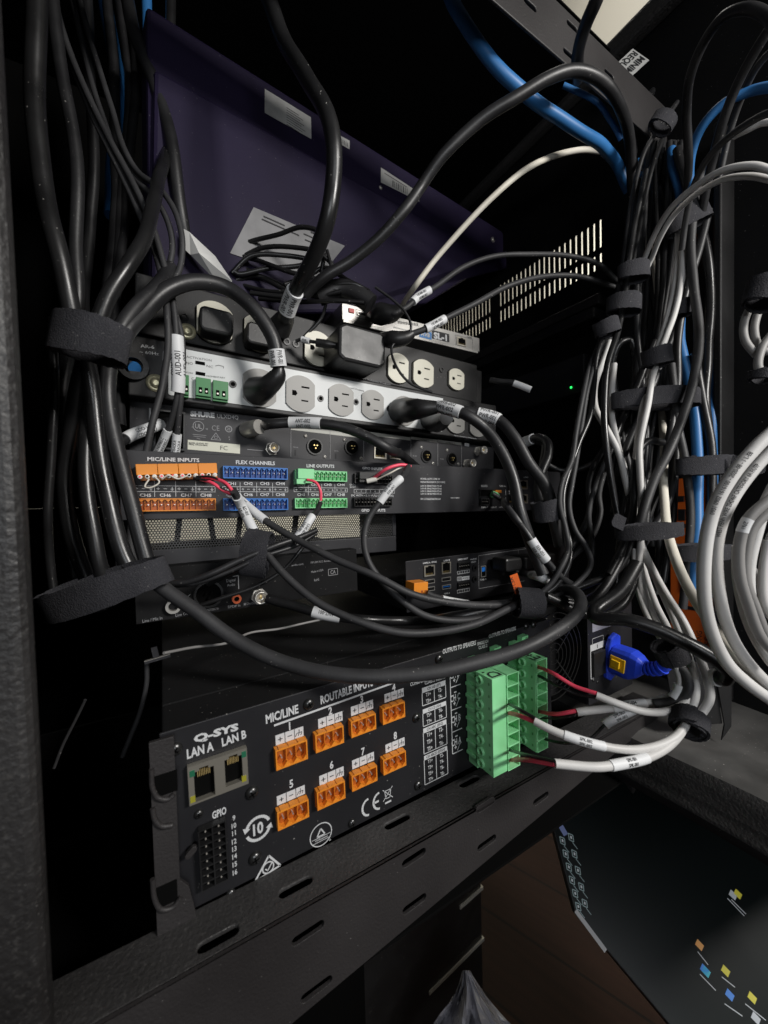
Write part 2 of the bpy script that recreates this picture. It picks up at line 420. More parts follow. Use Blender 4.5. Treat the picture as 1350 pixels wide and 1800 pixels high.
def strap(label, c, d, ang, across, width, dr=.8, tail=None, group='black cable ties', turns=1.3, tilt=0, th=.001, name='cable_strap'):
    """hook-and-loop wrap round a bundle: c px centre, ang = cable direction in the image (deg), across/width in px"""
    C = P(*c, d); k = d/FPX; a = math.radians(ang); t = math.radians(tilt)
    A = (R_*math.cos(a)-U_*math.sin(a)); A = (A*math.cos(t)+F_*math.sin(t)).normalized()
    X = (R_*math.sin(a)+U_*math.cos(a)).normalized(); Z = A.cross(X).normalized()
    ra, rb, wd = across/2*k, across/2*k*dr, width/2*k
    mb = MB(False); n = int(40*turns); vs = []
    for i in range(n+1):
        th_ = 2*math.pi*i/40+2.2; off = th*1.15*i/40; wob = 1+.035*math.sin(i*.42+c[0])+.012*math.sin(i*1.3)
        for sgn in (-1, 1):
            for o_ in (0, th):
                s1 = sgn*wd+.0007*math.sin(i*.35+sgn)+.00025*math.sin(i*2.9+c[0])+off*.4*math.sin(c[1])
                vs.append(X*math.cos(th_)*(ra*wob+off+o_)+Z*math.sin(th_)*(rb*wob+off+o_)+A*s1)
    fs = []
    for i in range(n):
        b = i*4
        fs += [(b, b+1, b+5, b+4), (b+2, b+6, b+7, b+3), (b+1, b+3, b+7, b+5), (b, b+4, b+6, b+2)]
    fs += [(0, 2, 3, 1), (n*4, n*4+1, n*4+3, n*4+2)]
    mb.add(vs, fs, VEL, True)
    o = mb.build(name, matrix=Matrix.Translation(C)); tag(o, label, 'cable strap', group)
    e = o.modifiers.new('edge', 'EDGE_SPLIT'); e.split_angle = math.radians(50)
    if tail:
        tb = MB(False); W = [P(*q) for q in tail]; ribbon(tb, catmull(W, 6), wd, th, A, VEL, C); tb.build('loose_end', o)
    return o
def ribbon(mb, path, hw, th, A, m, base):
    vs = []
    for i, p in enumerate(path):
        T = (path[min(i+1, len(path)-1)]-path[max(i-1, 0)]).normalized(); B = (A-T*A.dot(T)).normalized(); N = T.cross(B)
        f = 1 if i < len(path)-2 else (.85 if i == len(path)-2 else .5)
        for a_, b_ in ((-1, 0), (1, 0), (1, 1), (-1, 1)): vs.append(p+B*a_*hw*f+N*b_*th-base)
    n = len(path)
    fs = [(i*4+k, i*4+(k+1) % 4, (i+1)*4+(k+1) % 4, (i+1)*4+k) for i in range(n-1) for k in range(4)]+[(0, 1, 2, 3), tuple(range((n-1)*4, n*4))]
    mb.add(vs, fs, m)
# ================================================================= room and rack
def wbox(name, x0, x1, y0, y1, z0, z1, m, label=None, cat=None, kind=None, bevel=0):
    mb = MB(False); c = Vector(((x0+x1)/2, (y0+y1)/2, z0))
    mb.box(x0-c.x, x1-c.x, y0-c.y, y1-c.y, z0-c.z, z1-c.z, m)
    o = mb.build(name, matrix=Matrix.Translation(c), bevel=bevel)
    if kind: o['kind'] = kind
    else: tag(o, label, cat)
    return o
def wood():
    m = bpy.data.materials.new('brown_wood_floor'); m.use_nodes = True; N = m.node_tree.nodes; L = m.node_tree.links; b = N['Principled BSDF']
    tc = N.new('ShaderNodeTexCoord'); mp = N.new('ShaderNodeMapping'); mp.inputs['Rotation'].default_value = (0, 0, 1.2); L.new(tc.outputs['Object'], mp.inputs[0])
    br = N.new('ShaderNodeTexBrick'); br.inputs['Scale'].default_value = 2.2; br.inputs['Brick Width'].default_value = 2.4; br.inputs['Row Height'].default_value = .28
    br.inputs['Mortar Size'].default_value = .006; br.inputs['Color1'].default_value = (.02, .008, .0045, 1); br.inputs['Color2'].default_value = (.034, .0135, .007, 1); br.inputs['Mortar'].default_value = (.006, .003, .002, 1)
    L.new(mp.outputs[0], br.inputs['Vector'])
    m2 = N.new('ShaderNodeMapping'); m2.inputs['Scale'].default_value = (3, 60, 3); L.new(mp.outputs[0], m2.inputs[0])
    n = N.new('ShaderNodeTexNoise'); n.inputs['Scale'].default_value = 1.5; n.inputs['Detail'].default_value = 6; L.new(m2.outputs[0], n.inputs['Vector'])
    mx = N.new('ShaderNodeMix'); mx.data_type = 'RGBA'; mx.blend_type = 'MULTIPLY'; mx.inputs['Factor'].default_value = .7
    L.new(br.outputs['Color'], mx.inputs['A']); L.new(n.outputs['Fac'], mx.inputs['B']); L.new(mx.outputs['Result'], b.inputs['Base Color'])
    b.inputs['Roughness'].default_value = .6; b.inputs['Specular IOR Level'].default_value = .12; return m
wbox('floor', -1.5, 2.5, -1.2, 2.6, -.02, 0, wood(), kind='structure')
wbox('wall_back', -1.5, 2.5, 2.2, 2.25, 0, 4, CLIP, kind='structure')
wbox('wall_right', 1.5, 1.55, -.6, 2.2, 0, 4, CLIP, kind='structure')
Z0 = CAMP.z
# black steel rack: side panels, dark inner sheets, beams
rk = empty('equipment_rack', Matrix.Translation((0, 0, .2))); tag(rk, 'tall black steel equipment rack holding all the devices and cables', 'equipment rack')
def rpart(mb, name, bevel=0):
    o = mb.build(name); o.parent = rk; o.matrix_parent_inverse = rk.matrix_world.inverted(); 
    if bevel: b = o.modifiers.new('bevel', 'BEVEL'); b.width = bevel; b.segments = 3; b.limit_method = 'ANGLE'
    return o
# right side panel in plane X=.47 : local u = +Y, v = Z ; holes = vent slots
SP = Dev('side_panel_frame', 'x', 'x', Vector((.47, 0, Z0)), Vector((.47, -1, Z0)))     # u = -Y so that w faces -X
bpy.data.objects.remove(SP.root)
holes = []
zt, zb = SP.L((1055, 385)).y, SP.L((1055, 472)).y
i = 0
y = .2755
while y < .86:
    grp = not (.437 < y < .455)
    if grp:
        zm = zt-(zt-zb)*.63
        holes.append(stadium((-y, (zt+zm)/2+.0015), zt-zm-.003, .0027, math.pi/2, 4))
        holes.append(stadium((-y, (zm+zb)/2-.0015), zm-zb-.003, .0027, math.pi/2, 4))
    y += .0079
top_u = SP.L((1110, 60)).y
mw = Matrix.Translation((.47, 0, Z0)) @ Matrix.Rotation(math.radians(-90), 4, 'Z')
sp = fill_plate([(-.95, -.215), (.12, -.215), (.12, top_u), (-.95, top_u)], holes, .0016, mat('dull_black_side_sheet', (.005, .005, .0055), .6, 0, .2, 900, .25, .4, 12, dust=.4), 'side_panel')
sp.matrix_world = mw; sp.parent = rk; sp.matrix_parent_inverse = rk.matrix_world.inverted()
mb = MB(False)      # rounded top beam of the right side + depth beam flange under the vents
mb.box(.452, .4695, .08, .95, Z0+top_u-.022, Z0+top_u+.0, TEX); rpart(mb, 'top_side_beam', .006)
mb = MB(False); a = PX(1075, 520, .462); mb.box(.44, .4695, .26, .9, a.z-.012, a.z, RAIL); rpart(mb, 'depth_beam', .002)
mb = MB(False); mb.box(.43, .4695, .26, .9, a.z-.03, a.z-.018, BLK); rpart(mb, 'depth_beam', .002)
zt_ = Z0-.1968
# left side panel, added black sheets: front with mesh opening, below, top
mb = MB(False); mb.box(-.25, -.245, -.02, .95, .01, 1.7, BLK); rpart(mb, 'left_side_panel')
mb = MB(False)
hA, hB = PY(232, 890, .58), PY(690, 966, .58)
mb.box(-.2445, .4695, .58, .583, hA.z, Z0+top_u, DARK); mb.box(-.2445, .4695, .58, .583, .55, hB.z-.0002, DARK); mb.box(-.2445, hA.x, .58, .583, hB.z, hA.z-.0002, DARK); mb.box(hB.x, .4695, .58, .583, hB.z, hA.z-.0002, DARK); rpart(mb, 'front_blackout')  # black sheet added so the gaps between devices stay dark
hC = PY(640, 1700, .42); mb = MB(False); mb.box(-.2445, hC.x, .42, .423, .02, .66, DARK); mb.box(-.2445, .43, .1812, .4195, zt_-.052, zt_-.050, DARK); rpart(mb, 'lower_blackout')  # black sheets added where bright floor would show through
mb = MB(False); mb.box(-.2445, .4695, .252, .5795, Z0+top_u-.014, Z0+top_u-.012, DARK); mb.box(-.2445, .355, .215, .2515, Z0+top_u-.014, Z0+top_u-.012, DARK); rpart(mb, 'roof_blackout')  # black sheets shaped to hide the lit wall beyond the top
# rear horizontal slotted beams
def beam(name, Y, z0, z1, xs, slots, ret, m, zr0=None):
    holes = [stadium((c[0], c[1]), L, h, r) for c, L, h, r in slots]
    zr0 = z0 if zr0 is None else zr0
    o = fill_plate([(xs[0], z0), (xs[1], zr0), (xs[1], z1), (xs[0], z1)], holes, .002, m, name)
    o.location = (0, Y, 0); o.parent = rk; o.matrix_parent_inverse = rk.matrix_world.inverted()
    b = o.modifiers.new('bevel', 'BEVEL'); b.width = .0006; b.segments = 2; b.limit_method = 'ANGLE'
    return o
YF = .178; zt_ = Z0-.1968
def rl(p, Y=YF): q = PY(*p, Y); return (q.x, q.z)
sl = [(rl(p), .0205, .0052, .0) for p in ((542, 1640), (726, 1507), (854, 1415), (953, 1404-22), (557, 1739), (729, 1588), (856, 1482), (560, 1838), (960, 1395+28))]
sl = [(rl(p), .0165, .0046, .06) for p in ((542, 1640), (728, 1508), (854, 1415), (951, 1404), (557, 1739), (729, 1589), (856, 1482))]
beam('lower_cross_rail', YF, Z0-.262, zt_, (-.06, .40), sl, 0, RAIL, Z0-.205)
tops = [PZ(*p, zt_) for p in ((520, 1559), (698, 1444), (821, 1370), (385, 1660))]
o = fill_plate([(-.06, .002), (.40, .002), (.40, .0275), (-.06, .0275)], [stadium((p.x, min(.0215, max(.008, p.y-YF))), .0175, .0048) for p in tops], .002, TEX, 'rail_ledge')
o.matrix_world = Matrix.Translation((0, YF, zt_)) @ Matrix.Rotation(math.radians(90), 4, 'X'); o.parent = rk; o.matrix_parent_inverse = rk.matrix_world.inverted()
# make it face up:  local (u,0,v) -> (x, -? ) handled below
o.matrix_world = Matrix(((1, 0, 0, 0), (0, 0, 1, YF), (0, -1, 0, zt_+.0002), (0, 0, 0, 1)))
b = o.modifiers.new('bevel', 'BEVEL'); b.width = .0006; b.segments = 2; b.limit_method = 'ANGLE'
tz0, tz1 = Z0+.349, Z0+.3915
sl = [((PY(*p, .2).x, PY(*p, .2).z), .014, .004, 0) for p in ((932, 8), (1006, 46), (1000, 95), (1071, 131))]
beam('upper_cross_rail', .2, tz0, tz1, (-.1, .46), sl, 0, RAIL)
mb = MB(False); mb.box(-.1, .46, .2025, .214, tz1-.002, tz1, BLK); rpart(mb, 'upper_rail_flange')
# rear vertical posts
mb = MB(False)
for (x0, x1, y0, y1) in ((1113, 1150, .30, 0),):
    A_, B_ = PY(1108, 600, .262), PY(1146, 600, .262)
    mb.box(A_.x, B_.x, .262, .30, .4, Z0+.215, TEX)
rpart(mb, 'inner_post', .002)
A_, B_ = PX(1253, 600, .44), PX(1268, 600, .44)
mb = MB(False); mb.box(.44, .469, B_.y, A_.y, Z0-.2, Z0+.33, BLK); rpart(mb, 'rear_post', .0015)
# left near post (textured, very close)
lp = P(-60, 900, .13); q0 = P(46, 900, .13)
mb = MB(False); mb.box(q0.x-.06, q0.x, q0.y-.004, q0.y+.006, .35, 1.35, POST)
o = rpart(mb, 'door_post', .004)
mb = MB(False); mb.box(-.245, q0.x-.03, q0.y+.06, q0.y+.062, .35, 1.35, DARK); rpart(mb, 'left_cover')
# near-left rack rail seen under the amplifier flange
RD = Dev('rail_frame', 'x', 'x', PY(262, 1300, .205), PY(350, 1300-25, .205)); bpy.data.objects.remove(RD.root)
mb = MB(True)
u0, u1, v0, v1 = 0, RD.L((352, 1600)).x, RD.L((300, 1720)).y-.012, 0
mb2 = MB()
hol = []
for py_, h_ in ((1395, 26), (1600, 40), (1700, 30)):
    c = RD.L((303, py_)); hol.append([(c.x-.0055, c.y-.005), (c.x+.004, c.y-.005), (c.x+.0055, c.y-.002), (c.x+.0055, c.y+.005), (c.x-.0055, c.y+.005)])
for py_ in (1490, 1635):
    c = RD.L((335, py_)); hol.append(stadium(c, .006, .003, .7))
rf = fill_plate([(u0, v0), (u1*.62, v0), (u1*.95, v0+.012), (u1*.98, v0+.03), (u1*.75, v0+.055), (u1*.55, v0+.06), (u1*.55, 0), (u0, 0)], hol[3:], .002, RAIL, 'mounting_rail')
rf.matrix_world = Matrix.Translation(RD.w*.0035) @ RD.M; rf.parent = rk; rf.matrix_parent_inverse = rk.matrix_world.inverted()
b = rf.modifiers.new('bevel', 'BEVEL'); b.width = .0009; b.segments = 3; b.limit_method = 'ANGLE'
for pts_ in (((266, 1352), (268, 1385), (278, 1402), (296, 1404), (306, 1396)), ((268, 1420), (272, 1440), (285, 1452), (303, 1450)), ((268, 1545), (272, 1580), (284, 1598), (304, 1594), (318, 1576)), ((276, 1668), (280, 1700), (292, 1716), (312, 1712), (322, 1698))):
    W_ = [RD.o+RD.u*RD.L(p, .004).x+RD.v*RD.L(p, .004).y+RD.w*.0042 for p in pts_]; mb = MB(False); tube(mb, catmull(W_, 6), .0011, RAIL, 10); rpart(mb, 'embossed_lip')
for py_ in (1393, 1588, 1703):
    c = RD.L((293, py_), .004); mb = MB(); mb.box(c.x-.0045, c.x+.0045, c.y-.001, c.y+.009, .00355, .00375, DARK); o = mb.build('dark_hole_patch'); o.matrix_world = RD.M; o.parent = rk; o.matrix_parent_inverse = rk.matrix_world.inverted()  # thin dark patches laid on the rail, painted shade for its holes
# right bottom tray (grey, dusty) : horizontal depth member
TRY = mat('dusty_grey_sheet_metal', (.055, .054, .052), .45, .1, .9, 22, .5, 1, 26, dust=1, grain=.25)
A1, A2 = PZ(1120, 1350, Z0-.235), PZ(1350, 1500, Z0-.235)
xt = A1.x
mb = MB(False)
xt = A2.x; zb_ = PX(1350, 1524, xt).z-Z0; xr = PZ(1350, 1408, Z0-.207).x
prof = [(xr+.35, -.200), (xr+.11, -.203), (xr+.05, -.2065), (xr+.012, -.2065), (xr, -.209), (xr-(xr-xt)*.5, -.2185), (xt+.006, -.2290), (xt+.0005, -.2345), (xt, -.238), (xt, zb_), (xt+.002, zb_-.001), (xr+.35, zb_-.001)]
vs = []; ys = [-.05+.03*i for i in range(34)]
for y in ys:
    for x, z in prof: vs.append((x, y, Z0+z+.0012*math.sin(y*37+x*30)))
n = len(prof); fs = [(i*n+k, i*n+k+1, (i+1)*n+k+1, (i+1)*n+k) for i in range(len(ys)-1) for k in range(n-1)]
mb.add(vs, [f for f in fs if f[0] % n < 4], TRY, True); mb.add(vs, [f for f in fs if 4 <= f[0] % n < 8], TEX, True); mb.add(vs, [f for f in fs if f[0] % n >= 8], BLK, True)
o = mb.build('base_tray'); tag(o, 'dusty grey sheet metal base member running back at the lower right', 'metal base')
# black bracket hanging above the tray
bk = Dev('hanging_bracket', 'black metal bracket with a bent lower corner standing over the grey base', 'bracket', P(1100, 1170, .33), P(1283, 1155, .315))
mb = MB(); u0, u1, v0, v1 = bk.q([(1178, 1160), (1262, 1170), (1262, 1275), (1178, 1275)])
mb.prism([(u0, v1), (u1, v1), (u1, v0), (u0, v0)], -.0015, 0, BLK)
a, b_, c_, d_ = bk.L((1262, 1170)), bk.L((1284, 1165)), bk.L((1284, 1275)), bk.L((1266, 1300))
mb.prism([(u1+.0002, a.y), b_, c_, d_, (u1+.0002, v0)], .0002, .0016, BLK)
bk.part(mb, 'plate', bevel=.0004)

# ================================================================= amplifier (bottom)
def zA(x, y): return (250+x/2.7, 1150+y/2.7)
def zB(x, y): return (650+x/3.857, 1080+y/3.857)
A = Dev('power_amplifier', 'black two unit power amplifier with orange input sockets, lowest device in the rack', 'amplifier', PY(284, 1291, .206), PY(1035, 1069, .206))
LIDM = mat('matte_black_lid', (.009, .009, .0095), .7, 0, .1, 900, .12, .3, 20, dust=.9); HB = -.0892; WA = A.L((1112, 1180)).x
zf = A.L((968, 1180)).x; zg = A.L((1034, 1180)).x
mb = MB(); mb.box(0, WA, HB, 0, -.30, -.030, LIDM); mb.box(0, zf, HB, 0, -.0295, -.0012, LIDM); mb.box(zg, WA, HB, 0, -.0295, -.0012, BLKP); A.part(mb, 'chassis', bevel=.0008)
mb = MB(); mb.box(-.001, zf, HB-.001, .0005, -.001, 0, BLKP); A.part(mb, 'rear_panel', bevel=.0004)
mb = MB(); mb.box(zg, WA, HB, 0, -.001, 0, BLKP); A.part(mb, 'power_panel', bevel=.0004)
# fan grille
mb = MB(); fc = A.L((975, 1155), -.003)
for k in range(7): mb.ring((fc.x, fc.y), .006+.0052*k, .0067+.0052*k, -.004, -.0034, SCR, 40)
for a_ in range(4):
    d = Vector((math.cos(a_*1.57+.7), math.sin(a_*1.57+.7)))*.04; mb.line((fc.x+d.x*.1, fc.y+d.y*.1), (fc.x+d.x, fc.y+d.y), .0012, -.0032, SCR)
mbx = MB(); 
A.part(mb, 'fan_grille')
# sockets
SO = [[(632, 455), (782, 403), (783, 490), (634, 555)], [(820, 385), (953, 333), (955, 413), (822, 472)], [(990, 322), (1105, 275), (1108, 350), (990, 398)], [(1137, 262), (1243, 220), (1245, 293), (1142, 335)],
      [(640, 755), (788, 678), (789, 760), (643, 845)], [(828, 660), (960, 590), (961, 675), (830, 745)], [(992, 587), (1112, 515), (1113, 592), (995, 655)], [(1140, 508), (1248, 448), (1250, 520), (1145, 577)]]
SY = [[(630, 388), (765, 338), (767, 385), (632, 435)], [(833, 310), (950, 267), (952, 310), (834, 357)], [(988, 252), (1095, 212), (1097, 255), (990, 295)], [(1147, 193), (1240, 157), (1242, 197), (1149, 232)],
      [(637, 680), (772, 613), (773, 655), (638, 725)], [(838, 580), (957, 528), (957, 573), (840, 627)], [(993, 508), (1100, 458), (1101, 500), (996, 548)], [(1152, 432), (1245, 390), (1246, 430), (1154, 470)]]
NU = [(699, 340), (892, 268), (1041, 213), (1193, 157), (707, 613), (898, 524), (1047, 460), (1200, 385)]
let = MB()
def symstrip(dev, mb, q, w=.0002):
    u0, u1, v0, v1 = q; g = (u1-u0)*.012
    for i in range(3):
        a = u0+(u1-u0)*i/3+g; b = u0+(u1-u0)*(i+1)/3-g; cx, cy, h = (a+b)/2, (v0+v1)/2, (v1-v0)
        mb.add([(a, v0, w), (b, v0, w), (b, v1, w), (a, v1, w)], [(0, 1, 2, 3)], WINK); W = w+.0001
        if i < 2: mb.line((cx-h*.22, cy), (cx+h*.22, cy), h*.09, W, INK)
        if i == 0: mb.line((cx, cy-h*.22), (cx, cy-h*.045), h*.09, W, INK); mb.line((cx, cy+h*.045), (cx, cy+h*.22), h*.09, W, INK)
        if i == 2:
            mb.line((cx-h*.28, cy), (cx+h*.3, cy), h*.07, W, INK); mb.line((cx, cy+h*.04), (cx, cy+h*.34), h*.07, W, INK)
            for k in (-.26, 0, .27): mb.line((cx+h*k, cy-h*.04), (cx+h*(k-.12), cy-h*.3), h*.07, W, INK)
for k in range(8):
    pts = [zA(*p) for p in SO[k]]; socket(A, A.q(pts, .0035), 3, 'input_socket', ORG, ORD, .0042, low=True)
    symstrip(A, let, A.q([zA(*p) for p in SY[k]]))
    A.Tc(let, str(k+1), A.L(zA(*NU[k])), .0042 if k not in (3, 7) else .0044, sx=.75, bold=.03)
def TA(t, bl, br, tl, m=None, bold=.03): A.T(let, t, zA(*bl), zA(*br), zA(*tl), m, bold=bold)
def TB(t, bl, br, tl, m=None, bold=.02): A.T(let, t, zB(*bl), zB(*br), zB(*tl), m, bold=bold)
TA('Q-SYS', (245, 420), (457, 358), (243, 388), bold=.05); TA('LAN A', (213, 497), (340, 455), (208, 455)); TA('LAN B', (380, 438), (495, 395), (378, 400))
TA('GPIO', (333, 783), (400, 755), (331, 750)); TA('MIC/LINE', (588, 330), (742, 277), (586, 290)); TA('ROUTABLE INPUTS', (848, 237), (1096, 148), (846, 200))
let.line(A.L(zA(625, 338)), A.L(zA(1240, 118)), .0011, .0002, WINK)
for k, (x, y) in enumerate(((435, 775), (435, 812), (435, 847), (436, 887), (437, 922), (438, 957), (439, 995), (440, 1033))): A.Tc(let, str(9+k), A.L(zA(x, y)), .0025, sx=.75, bold=.02)
# marks
c = A.L(zA(550, 825)); r_ = .0068
for a0 in (20, 200):
    prev = None
    for i in range(13):
        a = math.radians(a0+i*11.5); p = c+Vector((math.cos(a), math.sin(a)))*r_*.88
        if prev: let.line(prev, p, r_*.22, .0002, WINK)
        prev = p
    t = Vector((math.cos(a), math.sin(a))); n = Vector((-t.y, t.x)); let.add([(*(c+t*r_*.62+n*0), .0002), (*(c+t*r_*1.2), .0002), (*(c+t*r_*.9+n*r_*.4), .0002)], [(0, 1, 2)], WINK)
A.Tc(let, '10', c, .0058, sx=.75, bold=.03)
T3 = [A.L(zA(*p)) for p in ((535, 1078), (600, 955), (655, 1000))]
for i in range(3): let.line(T3[i], T3[(i+1) % 3], .0010, .0002, WINK)
cc = (T3[0]+T3[1]+T3[2])/3; let.ring((cc.x, cc.y), .0026, .0032, .0001, .0003, WINK); let.line((cc.x-.0015, cc.y), (cc.x-.0003, cc.y-.0015), .0006, .00035, WINK); let.line((cc.x-.0003, cc.y-.0015), (cc.x+.002, cc.y+.0018), .0006, .00035, WINK)
c = A.L(zA(848, 855)); let.ring((c.x, c.y), .0062, .0067, .0001, .0002, WINK, 32)
tr = [Vector((c.x+x*.001, c.y+y*.001)) for x, y in ((-2.4, -.6), (2.4, -.6), (0, 3.6))]
for i in range(3): let.line(tr[i], tr[(i+1) % 3], .0007, .0002, WINK)
let.line((c.x-.0055, c.y-.0012), (c.x+.0055, c.y-.0012), .0003, .0003, WINK); let.line((c.x-.005, c.y-.0036), (c.x+.005, c.y-.0036), .0003, .0003, WINK); A.Tc(let, 'TUVRheinland', (c.x, c.y-.0024), .0011, sx=.8)
A.Tc(let, 'us', A.L(zA(890, 878)), .0012)
for p, k in ((zA(1060, 730), 0), (zA(1112, 700), 1)):
    c = A.L(p); prev = None; R0 = .0050
    for i in range(11):
        a = math.radians(90+180*i/10); q = c+Vector((math.cos(a)*R0*.85+.002, math.sin(a)*R0))
        if prev: let.line(prev, q, .0013, .0002, WINK)
        prev = q
    if k: let.line((c.x-.002, c.y), (c.x+.0015, c.y), .0013, .0002, WINK)
c = A.L(zA(1165, 660)); 
for a, b in (((-.0026, .0022), (.0026, .0022)), ((-.0022, .002), (-.0015, -.0028)), ((.0022, .002), (.0015, -.0028)), ((-.0015, -.0028), (.0015, -.0028)), ((-.0035, .0035), (.0035, -.0038)), ((.0035, .0035), (-.0035, -.0038))): let.line((c.x+a[0], c.y+a[1]), (c.x+b[0], c.y+b[1]), .0004, .0002, WINK)
let.line((c.x-.0022, c.y-.0055), (c.x+.0022, c.y-.0055), .0011, .0002, WINK)
TB('OUTPUTS TO SPEAKERS', (495, 268), (720, 205), (493, 238)); TB('OUTPUTS TO SPEAKERS', (808, 163), (992, 105), (806, 138)); TB('SINGLE CH', (730, 210), (803, 190), (729, 190)); TB('CLASS 2', (738, 237), (797, 220), (737, 217))
TB('COMBINING APPLICATIONS', (275, 487), (512, 412), (273, 463)); TB('CLASS 2 WIRING', (373, 477), (512, 433), (372, 455))
TABS = [('CH AB (EF)', ((352, 497), (512, 447), (512, 480), (354, 528)), (515, 563), (358, 618), 2), ('CH CD (GH)', ((358, 640), (516, 590), (516, 620), (358, 665)), (518, 700), (362, 757), 2),
        ('CH ABC (EFG)', ((360, 770), (518, 715), (518, 745), (362, 800)), (520, 880), (366, 945), 3), ('CH ABCD (EFGH)', ((366, 965), (522, 885), (524, 915), (368, 990)), (526, 1075), (372, 1160), 4)]
tx = [(['T1+', 'T3+'], ['T2-', 'T4-']), (['T5+', 'T7+'], ['T6-', 'T8-']), (['T1+', 'T3+', 'T5+'], ['T2-', 'T4-', 'T6-']), (['T1+', 'T3+', 'T5+', 'T7+'], ['T2-', 'T4-', 'T6-', 'T8-'])]
for (t, hq, br, bl, nr), (ca, cb) in zip(TABS, tx):
    u0, u1, v0, v1 = A.q([zB(*p) for p in hq]); vb = (A.L(zB(*br)).y+A.L(zB(*bl)).y)/2
    let.add([(u0, v0, .0002), (u1, v0, .0002), (u1, v1, .0002), (u0, v1, .0002)], [(0, 1, 2, 3)], WINK)
    A.Tc(let, t, ((u0+u1)/2, (v0+v1)/2), (v1-v0)*.62, INK, .0003, sx=min(.8, (u1-u0)*.9/(textmesh(t, .01)[2]*(v1-v0)*.62)))
    A.frame(let, (u0, u1, vb, v0), .0005, .00015, WINK); um = (u0+u1)/2; let.line((um, vb), (um, v0), .0005, .00025, WINK)
    for k in range(nr):
        y = v0-(v0-vb)*(k+.5)/nr
        for xx, L_ in ((u0+(um-u0)*.5, ca), (um+(u1-um)*.5, cb)): A.Tc(let, L_[k], (xx, y), (v0-vb)/nr*.55, sx=.7, bold=.02)
x0 = A.L(zB(551, 660)).x; x1 = A.L(zB(628, 900)).x; ya, yb = A.L(zB(547, 370)).y, A.L(zB(556, 947)).y
let.line((x0, ya), (x0, yb), .0006, .0002, WINK)
for y in (A.L(zB(548, 495)).y, A.L(zB(552, 650)).y, A.L(zB(553, 800)).y, yb): let.line((x0, y), (x1, y), .0006, .0003, WINK)
for t, p in (('CH D', (576, 405)), ('CH C', (578, 562)), ('CH B', (583, 705)), ('CH A', (586, 860))):
    A.Tc(let, t, A.L(zB(*p)), .0046, sx=.55, bold=.02); A.Tc(let, '+', A.L(zB(p[0]-5, p[1]+40)), .0032, sx=.8, bold=.04); A.Tc(let, '⁄', A.L(zB(p[0]+16, p[1]+34)), .004, sx=1); A.Tc(let, '-', A.L(zB(p[0], p[1]-42)), .003, sx=1.4, bold=.05)
A.part(let, 'lettering')
for p, r in (((155, 450), .0034), ((790, 235), .0033), ((520, 655), .0034), ((535, 965), .0034), ((268, 757), .0022), ((420, 1135), .0024), ((995, 800), .0026), ((1300, 300), .0031), ((1308, 620), .0031), ((1128, 122), .003)): screw(A, zA(*p), r)
screw(A, zB(468, 300), .0033); screw(A, zB(1060, 80), .0028); screw(A, zB(1110, 70), .0028)
# ethernet pair
mb = MB(); q = A.q([zA(213, 525), zA(493, 425), zA(497, 595), zA(222, 703)]); u0, u1, v0, v1 = q
ports = [A.q([zA(*p) for p in k]) for k in (((245, 545), (338, 508), (342, 645), (247, 685)), ((388, 488), (470, 458), (472, 582), (390, 612)))]
hl = []
for (a, b, c, d) in ports: hl.append([(a, c), (b, c), (b, d), ((a+b)/2+.002, d), ((a+b)/2+.002, d+.0012), ((a+b)/2-.002, d+.0012), ((a+b)/2-.002, d), (a, d)])
fp = fill_plate([(u0, v0), (u1, v0), (u1, v1), (u0, v1)], hl, .003, SHL, 'network_port_shell', A.root); fp.location = (0, -.0032, 0)
mb.quad([(u0+.0003, v0+.0003, .0003), (u1-.0003, v0+.0003, .0003), (u1-.0003, v1-.0003, .0003), (u0+.0003, v1-.0003, .0003)], DARK)
for a, b, c, d in ports:
    for i in range(8): x = a+(b-a)*(.2+.6*i/7); mb.box(x-.00015, x+.00015, d-.004, d-.0008, .0004, .0012, GLD)
A_in = A.part(mb, 'port_contacts', fp); A_in.location = (0, .0032, 0)
LEDG = mat('dim_green_window', (.02, .13, .07), .3); LEDY = mat('dim_yellow_window', (.3, .28, .03), .3)
mb = MB()
for p, m in (((235, 548), LEDG), ((238, 668), LEDY), ((477, 458), LEDG), ((478, 572), LEDY)):
    c = A.L(zA(*p)); mb = MB(); mb.box(c.x-.0011, c.x+.0011, c.y-.0015, c.y+.0015, .0025, .0034, m); A.part(mb, 'indicator_window', fp).location = (0, .0032, 0)
# gpio block
q = A.q([zA(270, 830), zA(393, 778), zA(405, 1055), zA(278, 1112)], .002); u0, u1, v0, v1 = q; mb = MB()
mb.box(u0, u1, v0, v1, .0001, .0006, DARK); t = .0006
for i in range(9): y = v0+(v1-v0)*i/8; mb.box(u0, u1, y-t/2, y+t/2, .0007, .004, PLA)
for x in (u0, (u0+u1)/2, u1): mb.box(x-t/2, x+t/2, v0, v1, .0007, .0041, PLA)
for i in range(8):
    for x in ((u0*.75+u1*.25), (u0*.25+u1*.75)): y = v0+(v1-v0)*(i+.5)/8; mb.box(x-.0003, x+.0003, y-.0003, y+.0003, .0006, .003, PIN)
A.part(mb, 'gpio_socket')
